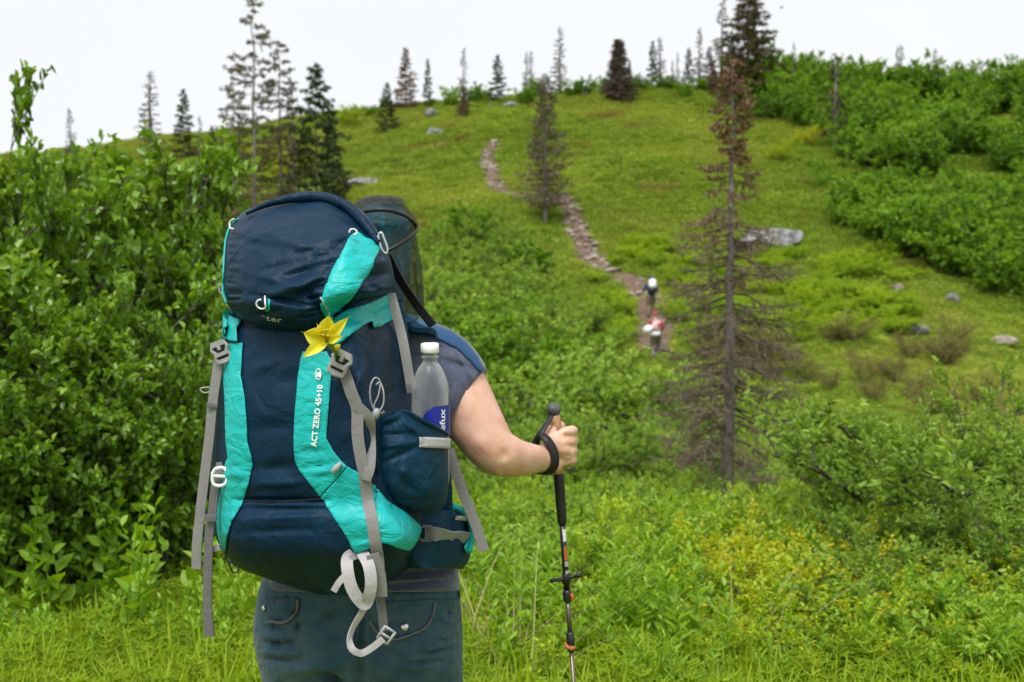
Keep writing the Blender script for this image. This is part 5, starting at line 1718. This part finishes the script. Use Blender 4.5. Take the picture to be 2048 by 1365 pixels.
    put('hook', tube(np.array([P(*q) for q in crom([(756, 470, 1.80), (763, 466, 1.80), (768, 478, 1.80), (775, 498, 1.80), (772, 508, 1.80), (764, 500, 1.80), (758, 482, 1.80), (756, 472, 1.80)], 40)]), .0022, 8), 'metal', lid)
    put('cord_ring', tube(np.array([P(*q) for q in crom([(698, 466, 1.742), (702, 459, 1.742), (711, 460, 1.745), (714, 467, 1.745), (707, 470, 1.745)], 20)]), .0016, 6), 'white', lid)
    put('cord_ring', tube(np.array([P(*q) for q in crom([(468, 438, 1.83), (460, 444, 1.835), (460, 456, 1.83), (466, 458, 1.81)], 16)]), .0016, 6), 'white', lid)
    put('cord_ring', tube(np.array([P(*q) for q in crom([(446, 570, 1.85), (438, 572, 1.85), (440, 584, 1.85), (449, 592, 1.85)], 16)]), .0014, 6), 'lgrey', lid)
    put('piping', tube(np.array([(lambda h: h[0] + h[1] * .004)(hit(BL, *q)) for q in [(643, 592), (647, 600), (652, 612), (655, 618)]]), .0015, 6), 'lgrey', lid)

    # buckles
    def clip(px, py, ang, Y, parent, s=1.0):
        c = P(px, py, Y); ca, sa = math.cos(ang), math.sin(ang)
        Rm = np.array([[ca, 0, sa], [0, 1, 0], [-sa, 0, ca]])
        mb = MB()
        loc = lambda x, z, y=0: c + Rm @ (np.array([x, y, z]) * s)
        mb.box(loc(0, .016), (.024 * s, .008 * s, .010 * s), Rm)
        mb.box(loc(0, -.016), (.026 * s, .008 * s, .006 * s), Rm)
        mb.box(loc(0, -.004), (.026 * s, .009 * s, .007 * s), Rm)
        for sx in (-1, 1):
            mb.tube(np.array([loc(sx * .010, .018), loc(sx * .015, .007), loc(sx * .010, -.002)]), .0038 * s, 8)
            mb.tube(np.array([loc(sx * .012, -.002), loc(sx * .013, -.010), loc(sx * .012, -.018)]), .0030 * s, 8)
        mb.tube(np.array([loc(-.012, -.018), loc(0, -.020, -.002), loc(.012, -.018)]), .0034 * s, 8)
        mb.tube(np.array([loc(0, .014, -.003), loc(0, .004, -.004)]), .0035 * s, 8)
        o = mb.build('buckle', M['plastic'], parent, False)
        MB().box(loc(0, .004, .003), (.024 * s, .007 * s, .034 * s), Rm).build('buckle_core', M['black'], o, False)
        return o

    s1 = put('front_strap', ribbon([(672, 712), (682, 730), (692, 750), (706, 785), (714, 818), (716, 867), (721, 905), (728, 945), (736, 1000), (745, 1040), (752, 1080), (756, 1110), (758, 1150, 1.66), (760, 1194, 1.665)], .020, .0025, bvh=B, off=.006), 'grey', PACK)
    put('strap_loop', ribbon([(714, 812), (731, 838), (741, 872, 1.69), (742, 905, 1.68), (737, 935), (731, 958)], .017, .0025, bvh=B, off=.010), 'grey', s1)
    put('strap_fold', ribbon([(748, 1100), (758, 1150, 1.655), (762, 1194, 1.66)], .022, .0025, bvh=B, off=.012), 'grey', s1)
    clip(680, 727, math.radians(26), 1.672, s1, 1.05)
    s2 = put('side_strap', ribbon([(441, 706, 1.83), (435, 738, 1.82), (425, 811, 1.82), (418, 884, 1.82), (407, 972, 1.82), (398, 1050, 1.82), (394, 1090, 1.82), (393, 1138, 1.82)], .0195, .0025, (-.25, -1, 0)), 'grey', PACK)
    put('strap_keeper', ribbon([(414, 810, 1.815), (436, 812, 1.815)], .008, .004, (0, -1, 0)), 'dgrey', s2)
    clip(442, 704, math.radians(-22), 1.81, s2, 1.0)
    s3 = put('compression_strap', ribbon([(441, 925, 1.80), (438, 955, 1.79), (430, 978, 1.79), (425, 1020, 1.79), (419, 1060, 1.79), (416, 1137, 1.79), (415, 1200, 1.79), (417, 1240, 1.79), (419, 1272, 1.79)], .0165, .0025, (-.2, -1, 0)), 'dgrey', PACK)
    put('strap_keeper', ribbon([(410, 1036, 1.782), (434, 1036, 1.782)], .012, .004, (0, -1, 0)), 'dgrey', s3)
    put('strap_end', ribbon([(415, 1222, 1.787), (419, 1273, 1.787)], .018, .003, (-.2, -1, 0)), 'dgrey', s3)
    h_ = [P(*q) for q in crom([(430, 938, 1.775), (446, 936, 1.775), (454, 946, 1.775), (452, 966, 1.775), (440, 972, 1.775), (427, 968, 1.775), (425, 950, 1.775), (430, 938, 1.775)], 40)]
    mb = MB().tube(np.array(h_), .0032, 8, False).tube(np.array([P(427, 952, 1.775), P(452, 954, 1.775)]), .003, 8)
    mb.build('hook', M['white'], s3)
    put('load_strap', ribbon([(781, 588, 1.905), (790, 620, 1.89), (802, 665, 1.885), (811, 710, 1.88), (818, 750, 1.88), (823, 780, 1.88)], .0185, .0025, (.25, -1, 0)), 'lgrey', PACK)
    put('strap_end', ribbon([(812, 779, 1.876), (834, 774, 1.885)], .016, .003, (0, -1, 0)), 'grey', PACK)
    s5 = put('waist_strap', ribbon([(898, 900, 1.96), (912, 945, 1.96), (926, 985, 1.96), (940, 1020, 1.955), (955, 1060, 1.95), (968, 1102, 1.945)], .0205, .0025, (.2, -1, 0)), 'grey', PACK)
    # tool loop and its tail
    lp = put('tool_loop', ribbon([(724, 1104, 1.668), (737, 1130, 1.645), (742, 1160, 1.638), (740, 1185, 1.64), (731, 1209, 1.65), (715, 1196, 1.645), (702, 1172, 1.642), (695, 1140, 1.645), (695, 1117, 1.66), (708, 1108, 1.672), (724, 1103, 1.672)], .020, .0022, (.15, -1, .1), n=70), 'lgrey', PACK)
    put('loop_tail', ribbon([(690, 1152, 1.642), (678, 1165, 1.64), (667, 1183, 1.64)], .011, .0022), 'lgrey', lp)
    dl = put('drop_loop', ribbon([(738, 1200, 1.66), (722, 1228, 1.66), (706, 1256, 1.66), (699, 1278, 1.655), (704, 1298, 1.65), (722, 1307, 1.65), (745, 1295, 1.65), (766, 1278, 1.65)], .0115, .0022, n=70, twist=[.2, .4, .9, 1.0, .3, -.5, -.3, 0]), 'lgrey', PACK)
    put('drop_tail', ribbon([(759, 1192, 1.672), (764, 1225, 1.672), (768, 1262, 1.67)], .015, .0022), 'dgrey', dl)
    c = P(773, 1270, 1.655)
    mb = MB()
    Rm = np.array([[math.cos(.6), 0, math.sin(.6)], [0, 1, 0], [-math.sin(.6), 0, math.cos(.6)]])
    for z in (-.013, -.002, .011): mb.tube(np.array([c + Rm @ [-.009, 0, z], c + Rm @ [.009, 0, z]]), .0022, 7)
    for x in (-.010, .010): mb.tube(np.array([c + Rm @ [x, 0, -.014], c + Rm @ [x, 0, .012]]), .0024, 7)
    mb.build('buckle', M['plastic'], dl)
    # cord with lock on the side
    cd = put('cord', tube(np.array([P(*q) for q in crom([(750, 828, 1.705), (741, 800, 1.695), (741, 772, 1.695), (750, 756, 1.700), (760, 764, 1.705), (757, 790, 1.705), (748, 812, 1.705), (754, 826, 1.705), (766, 810, 1.715), (767, 785, 1.720), (760, 765, 1.725), (752, 770, 1.720)], 70)]), .0013, 6), 'lgrey', PACK)
    put('cord_lock', tube(np.array([P(755, 818, 1.70), P(752, 828, 1.698), P(747, 838, 1.698)]), [.005, .0075, .006], 10), 'plastic', cd)
    put('cord_end', tube(np.array([P(753, 826, 1.698), P(765, 828, 1.698), P(769, 823, 1.698)]), [.0025, .004, .003], 8), 'greycap', cd)
    put('cord', tube(np.array([P(*q) for q in crom([(420, 775, 1.86), (405, 776, 1.86), (401, 780, 1.86), (408, 786, 1.86), (422, 784, 1.86)], 24)]), .0014, 6), 'lgrey', PACK)
    put('cord', tube(np.array([P(*q) for q in crom([(438, 1090, 1.80), (448, 1105, 1.79), (458, 1128, 1.79), (466, 1145, 1.79), (476, 1143, 1.79), (477, 1134, 1.79), (470, 1132, 1.79), (462, 1122, 1.79)], 40)]), .0016, 6), 'black', PACK)
    put('web_tab', ribbon([(442, 1094, 1.80), (424, 1099, 1.80)], .011, .004), 'lgrey', PACK)


build_pack()

# ------------------------------------------------------------------ bottle in the side pocket
BOT = empty('water_bottle', tuple(P(862, 990, 1.86)))
tag(BOT, 'empty clear plastic water bottle with white cap in the pack side pocket', 'bottle')


def build_bottle():
    Y = 1.865
    m = MPP(Y)
    top = P(859.5, 686, Y); bot = P(863, 985, Y)
    ax = unit(bot - top)
    s = np.linalg.norm(bot - top) / 299
    def row(r): return (r - 686) * s
    prof = [(row(706), .0125), (row(710), .0128), (row(713), .0165), (row(716), .0165), (row(718), .0128), (row(724), .014), (row(733), .0205), (row(745), .0268), (row(758), .0312), (row(772), .0338), (row(784), .0345),
            (row(800), .0340), (row(815), .0345), (row(832), .0340), (row(850), .0345), (row(900), .0345), (row(950), .034), (row(975), .032), (row(985), .024)]
    n = 40
    v, f = lathe(top, bot, prof, n)
    v = v.reshape(len(prof), n, 3)
    cen = top[None] + ax[None] * np.array([p[0] for p in prof])[:, None]
    R = np.random.default_rng(6)
    ang = np.arange(n)
    for i in range(9, len(prof) - 1):      # dented, slightly squashed wall
        k = 1 + .035 * np.sin(ang / n * 2 * math.pi * 5 + .4 * i) + R.normal(0, .012, n)
        v[i] = cen[i] + (v[i] - cen[i]) * k[:, None]
    vv = v.reshape(-1, 3)
    ff = [tuple(q) for q in grid_faces(len(prof), n, True)]
    b = (len(prof) - 1) * n
    ff += [tuple(range(b, b + n))]
    body = put('bottle_body', (vv, ff), 'pet', BOT)
    cp = [(0, .012), (.0008, .0155), (.002, .0168), (row(703), .0172), (row(704), .0168), (row(706), .0168)]
    v, f = lathe(top, bot, cp, 60)
    v = v.reshape(len(cp), 60, 3); c2 = top[None] + ax[None] * np.array([p[0] for p in cp])[:, None]
    for i in (2, 3): v[i] = c2[i] + (v[i] - c2[i]) * (1 + .018 * (np.arange(60) % 2))[:, None]
    put('cap', (v.reshape(-1, 3), f), 'cap', BOT)
    # blue label wrapped round the right of the bottle
    rows = []
    for r in np.linspace(808, 870, 24):
        a0 = float(np.interp(r, [808, 822, 840, 870], [62, 35, 22, 14])); a1 = 150
        c = top + ax * row(r)
        for a in np.linspace(a0, a1, 20):
            t = math.radians(a)
            rows.append(c + .0362 * np.array([-math.cos(math.radians(a) + .75), -math.sin(math.radians(a) + .75) if False else -math.sin(t + .75), 0]))
    lab = put('label', (np.array(rows), [tuple(q) for q in grid_faces(24, 20)]), 'blue_label', BOT)
    B = bvh_of(vf_of(lab))
    lettering('lettering', 'efux', lambda a, b: (879 + 11 * (1 - b), 862 - 44 * a), B, .0006, 'white', lab, bold=.02)


build_bottle()

# ------------------------------------------------------------------ flower tucked under the lid strap
FLW = empty('lily_flower', tuple(P(672, 700, 1.65)))
tag(FLW, 'yellow six-petalled lily tucked behind the front buckle of the pack', 'flower')


def build_flower():
    c = P(654, 680, 1.630)
    tips = [((602, 663), 1.615, .032), ((599, 720), 1.60, .019), ((660, 625), 1.618, .031), ((704, 629), 1.605, .018), ((694, 671), 1.605, .016), ((634, 646), 1.63, .010)]
    for (tx, ty), Y, w in tips:
        t = P(tx, ty, Y)
        d = t - c; L = np.linalg.norm(d); d = d / L
        nrm = unit(np.cross(np.cross(d, [0, -1, 0]), d)); s = np.cross(d, nrm)
        v = []; nr, nc = 14, 9
        for i in range(nr):
            k = i / (nr - 1)
            ww = w * (math.sin(min(1, k * 1.02 + .10) * math.pi) ** .75 + .02) * .5
            for j in range(nc):
                u = j / (nc - 1) * 2 - 1
                v.append(c + d * L * k + s * ww * u + nrm * (.010 * math.sin(k * math.pi * .9) - ww * .5 * (1 - u * u) + .0006 * math.sin(u * 7 + k * 9)))
        tone = np.array([.35 + .5 * abs(j / (nc - 1) * 2 - 1) + .1 * math.sin(i * 3 + j) for i in range(nr) for j in range(nc)])
        v = np.array(v)
        o = obj('petal', v, [tuple(q) for q in grid_faces(nr, nc)], M['petal'], FLW, True, tone)
    mb = MB()
    R = np.random.default_rng(3)
    for i in range(6):
        e = P(644 + R.uniform(-8, 18), 664 + R.uniform(-6, 18), 1.612)
        mb.tube(np.array([c, (c + e) / 2 + [0, -.006, 0], e]), .0009, 5)
        mb.tube(np.array([e + [-.003, 0, .001], e + [.003, 0, -.001]]), .0016, 6)
    mb.build('stamens', M['petal'], FLW)
    put('stem', tube(np.array([c, P(668, 700, 1.66), P(678, 712, 1.675)]), [.006, .0045, .003], 8), 'flower_green', FLW)
    put('sepal', tube(np.array([P(672, 692, 1.655), P(676, 700, 1.655)]), [.008, .004], 10), 'petal', FLW)


build_flower()

# ------------------------------------------------------------------ trekking pole
POLE_A = P(1108, 818, 2.255)
_d = unit(P(1147, 1365, 2.245) - POLE_A)
POLE_L = (POLE_A[2] - 0.0) / -_d[2]
TIP = POLE_A + _d * POLE_L
POLE = empty('trekking_pole', tuple(TIP))
tag(POLE, 'black trekking pole with cork grip and orange clamps in the hiker right hand', 'pole')


def build_pole():
    def at_row(r):     # distance along the pole where its photo row is r
        lo, hi = -.02, POLE_L
        for _ in range(40):
            m = (lo + hi) / 2; p = POLE_A + _d * m
            q = p - np.array([0, 0, CAM_H]); cy = (q @ UPV) / (q @ FWD)
            if 682.5 - cy * FPX < r: lo = m
            else: hi = m
        return lo
    A = at_row
    px = MPP(2.25)
    L = lambda name, prof, mat, parent=POLE, n=24: put(name, lathe(POLE_A, TIP, prof, n), mat, parent)
    grip = L('cork_grip', [(A(830), .012), (A(838), .0135), (A(860), .0145), (A(880), .0135), (A(900), .0148), (A(925), .014), (A(946), .0135), (A(948), .011)], 'cork')
    kc = POLE_A
    kd = unit(np.array([.35, -.35, .9]))
    put('knob', lathe(kc - kd * .012, kc + kd * .03, [(0, .011), (.005, .0145), (.012, .0165), (.018, .0155), (.022, .011), (.0235, .002)], 24), 'greycap', grip)
    put('neck', tube(np.array([kc - kd * .004, POLE_A + _d * A(836)]), [.0135, .0125], 16), 'black', grip)
    L('foam_grip', [(A(946), .0105), (A(950), .0125), (A(980), .0120), (A(1020), .0112), (A(1044), .0106), (A(1050), .0085)], 'black')
    up = L('upper_shaft', [(A(1045), .0072), (A(1182), .0072)], 'shaft')
    for r0, r1, mt in ((1058, 1082, 'white'), (1092, 1120, 'orange'), (1122, 1132, 'lgrey'), (1140, 1147, 'lgrey')):
        v = []
        for r in (r0, r1):
            c = POLE_A + _d * A(r)
            for a in np.linspace(-.1, 1.25, 8): v.append(c + .00745 * np.array([math.sin(a), -math.cos(a), 0]))
        put('shaft_print', (np.array(v), [tuple(q) for q in grid_faces(2, 8)]), mt, up)
    bk = POLE_A + _d * A(1157)
    mb = MB().tube(np.array([bk + [-.036, 0, -.006], bk + [-.02, 0, -.004], bk + [0, 0, 0], bk + [.018, 0, .004], bk + [.034, 0, .007]]), [.005, .0035, .009, .0035, .005], 10)
    for sx, dz in ((-1, -.006), (1, .007)):
        for dy in (-.007, .007): mb.tube(np.array([bk + [sx * .018, 0, dz * .6], bk + [sx * .028, dy, dz + .002], bk + [sx * .036, dy * .3, dz]]), .003, 6)
    mb.tube(np.array([bk + [0, 0, .012], bk + [0, 0, -.012]]), .0095, 14)
    mb.build('spare_basket', M['black'], POLE)
    c1 = L('clamp', [(A(1180), .0085), (A(1184), .0105), (A(1200), .0105), (A(1204), .008)], 'shaft')
    q = POLE_A + _d * A(1192)
    MB().tube(np.array([q + [.008, -.006, .006], q + [.012, -.006, 0], q + [.010, -.007, -.007]]), .004, 8).build('clamp_lever', M['orange'], c1)
    L('middle_shaft', [(A(1203), .0056), (A(1268), .0056)], 'taupe')
    c2 = L('clamp', [(A(1264), .007), (A(1267), .0095), (A(1300), .0095), (A(1304), .007)], 'shaft')
    q = POLE_A + _d * A(1290)
    MB().tube(np.array([q + [-.014, -.004, .007], q + [-.010, -.009, -.002], q + [.002, -.0105, -.005], q + [.009, -.006, -.004]]), [.003, .005, .0055, .004], 8).build('clamp_lever', M['orange'], c2)
    L('lower_shaft', [(A(1302), .0050), (POLE_L - .06, .0045)], 'taupe')
    L('tip', [(POLE_L - .07, .006), (POLE_L - .02, .005), (POLE_L + .01, .0015)], 'black')
    # wrist strap: from the knob round the wrist and back
    st = [(1104, 832, 2.235), (1092, 851, 2.215), (1083, 868, 2.200), (1094, 880, 2.186), (1106, 900, 2.182), (1110, 925, 2.184), (1103, 941, 2.192), (1088, 949, 2.213), (1078, 944, 2.245), (1070, 915, 2.262), (1071, 888, 2.262), (1084, 864, 2.255), (1100, 840, 2.25)]
    c = np.array([P(*x) for x in st])
    m = 90
    cc = crom(c, m); t = unit(np.gradient(cc, axis=0))
    wc = P(1092, 916, 2.22)
    nn = cc - wc; nn = unit(nn)
    s = unit(np.cross(t, nn)); nr = np.cross(s, t)
    w = np.interp(np.linspace(0, 12, m), [0, 2, 3, 9, 11, 12], [.005, .008, .010, .010, .009, .005])[:, None]
    v = np.stack([cc - s * w + nr * .0015, cc + s * w + nr * .0015, cc + s * w - nr * .0015, cc - s * w - nr * .0015], 1).reshape(-1, 3)
    put('wrist_strap', (v, [tuple(x) for x in grid_faces(m, 4, True)] + [(0, 1, 2, 3), tuple((m - 1) * 4 + i for i in (3, 2, 1, 0))]), 'black', POLE)


build_pole()


# ------------------------------------------------------------------ the two hikers on the trail
def small_hiker(px, row, height, mats, lean, label, rz=0.0):
    p = pix_ground(px, row, 36, 60)
    e = empty('person', tuple(p)); tag(e, label, 'person')
    k = height / 1.7
    T = lambda *q: np.array([p + np.array([x * math.cos(rz) - y * math.sin(rz), x * math.sin(rz) + y * math.cos(rz), z]) * k for x, y, z in q])
    ln = lean
    sk = [tube(T((0, 0, .88), (0, ln * .4, 1.1), (0, ln, 1.38)), [.13 * k, .125 * k, .15 * k], 12, flat=.75, fdir=(0, 1, 0)),
          tube(T((0, ln, 1.38), (0, ln * 1.15, 1.48)), [.06 * k, .055 * k], 10),
          tube(T((0, ln * 1.2, 1.46), (0, ln * 1.25, 1.52), (0, ln * 1.3, 1.60), (0, ln * 1.3, 1.67)), [.06 * k, .09 * k, .095 * k, .05 * k], 12)]
    arms = []
    for s in (-1, 1):
        arms.append(tube(T((s * .18, ln, 1.38), (s * .27, ln * .8, 1.16), (s * .26, ln + .2, 1.04), (s * .26, ln + .27, 1.05)), [.055 * k, .045 * k, .036 * k, .03 * k], 10))
        for i in range(4):
            arms.append(tube(T((s * .26 + (i - 1.5) * .016, ln + .27, 1.05), (s * .26 + (i - 1.5) * .016, ln + .33, 1.03), (s * .26 + (i - 1.5) * .016, ln + .31, 1.0)), .010 * k, 5))
    lg = [tube(T((-.09, 0, .92), (-.11, .10, .5), (-.11, -.02, .08)), [.10 * k, .07 * k, .05 * k], 12), tube(T((.09, 0, .92), (.11, .22, .56), (.11, .18, .18)), [.10 * k, .07 * k, .05 * k], 12)]
    remesh('body', sk + arms + lg, .016, M['skin'], e, 2)
    sh = [tube(T((0, 0, .86), (0, ln * .4, 1.1), (0, ln, 1.36), (0, ln * 1.08, 1.43)), [.155 * k, .145 * k, .175 * k, .08 * k], 12, flat=.75, fdir=(0, 1, 0))] + \
         [tube(T((s * .16, ln, 1.38), (s * .275, ln * .8, 1.16), (s * .265, ln + .15, 1.06)), [.07 * k, .06 * k, .05 * k], 10) for s in (-1, 1)]
    remesh('jacket', sh, .02, mats[0], e, 2)
    tr = [tube(T((-.08, 0, .95), (-.11, .10, .5), (-.11, -.02, .12)), [.125 * k, .09 * k, .075 * k], 12), tube(T((.08, 0, .95), (.11, .22, .56), (.11, .18, .2)), [.125 * k, .09 * k, .075 * k], 12)]
    remesh('trousers', tr, .02, mats[1], e, 2)
    for x, y, z in ((-.11, -.02, .05), (.11, .18, .15)):
        put('boot', tube(T((x, y - .07, z + .02), (x, y + .06, z + .02), (x, y + .2, z)), [.06 * k, .065 * k, .045 * k], 10), 'boot', e)
    put('hat', tube(T((0, ln * 1.28, 1.58), (0, ln * 1.3, 1.66), (0, ln * 1.3, 1.71)), [.11 * k, .105 * k, .05 * k], 12), mats[2], e)
    return p, T, k


tan = mat_plain('tan_trousers', (.20, .15, .10), .9)
blu = mat_plain('blue_jacket', (.02, .05, .10), .8)
red = mat_plain('red_jacket', (.34, .035, .05), .8)
pink = mat_plain('pink_cover', (.60, .30, .36), .8, col2=(.75, .55, .58), vscale=8)
whi = mat_plain('white_cover', (.75, .76, .78), .8, var=.1)
gry = mat_plain('grey_trousers', (.20, .17, .15), .9)
p, T, k = small_hiker(1302, 640, 1.68, (blu, tan, blu), .22, 'distant hiker in dark blue and tan trousers climbing the trail ahead')
bp = empty('backpack', tuple(p)); tag(bp, 'white-topped black backpack on the distant hiker in tan trousers', 'backpack')
put('top_cover', tube(T((.02, -.15, 1.24), (.03, -.13, 1.30), (.04, -.08, 1.50), (.04, -.05, 1.58)), [.13 * k, .16 * k, .15 * k, .10 * k], 8, flat=.75, fdir=(0, 1, 0)), whi, bp)
put('lower_bag', tube(T((.02, -.12, 1.02), (.02, -.14, 1.08), (.02, -.13, 1.24)), [.12 * k, .17 * k, .17 * k], 14, flat=.75, fdir=(0, 1, 0)), M['black'], bp)
p, T, k = small_hiker(1312, 722, 1.62, (red, gry, red), .2, 'distant hiker in red with a pink pack, lower on the trail')
bp = empty('backpack', tuple(p)); tag(bp, 'pink and white backpack on the distant hiker in red', 'backpack')
put('main_bag', tube(T((-.05, -.12, 1.0), (-.03, -.14, 1.2), (.02, -.1, 1.42)), [.12 * k, .17 * k, .12 * k], 14, flat=.75, fdir=(0, 1, 0)), pink, bp)
put('bedroll', tube(T((-.26, -.14, .93), (0, -.15, .94), (.1, -.14, .95)), [.09 * k, .095 * k, .08 * k], 12), whi, bp)
put('side_pouch', tube(T((.05, -.2, 1.2), (.06, -.2, 1.32)), [.07 * k, .07 * k], 10), M['orange'], bp)
p0 = P(1295, 655, p[1] - .2)
hb = bpy.data.objects.new('sun_hat', mesh_data('sun_hat', *lathe((0, 0, -.05), (0, 0, .2), [(0, .17), (.015, .175), (.035, .09), (.08, .08), (.10, .02)], 18), whi)); COL.objects.link(hb)
hb.location = tuple(p0); hb.rotation_euler = (.5, -.4, 0); tag(hb, 'white sun hat hanging beside the distant hiker in red', 'hat')

# a bird far above the crest
bv = P(1563, 16, 60)
bd = empty('bird', tuple(bv)); tag(bd, 'tiny dark bird in the white sky above the crest', 'bird')
put('body', tube(np.array([bv + [-.10, 0, -.01], bv + [-.03, 0, 0], bv + [.06, 0, .01], bv + [.11, 0, .015]]), [.012, .032, .03, .012], 10), M['dark'], bd)
for s in (-1, 1):
    put('wing', (np.array([bv + [-.03, 0, .02], bv + [.05, 0, .02], bv + [.03, s * .12, .07], bv + [-.03, s * .24, .05], bv + [-.05, s * .12, .06]]), [(0, 1, 2, 4), (4, 2, 3)]), M['dark'], bd)
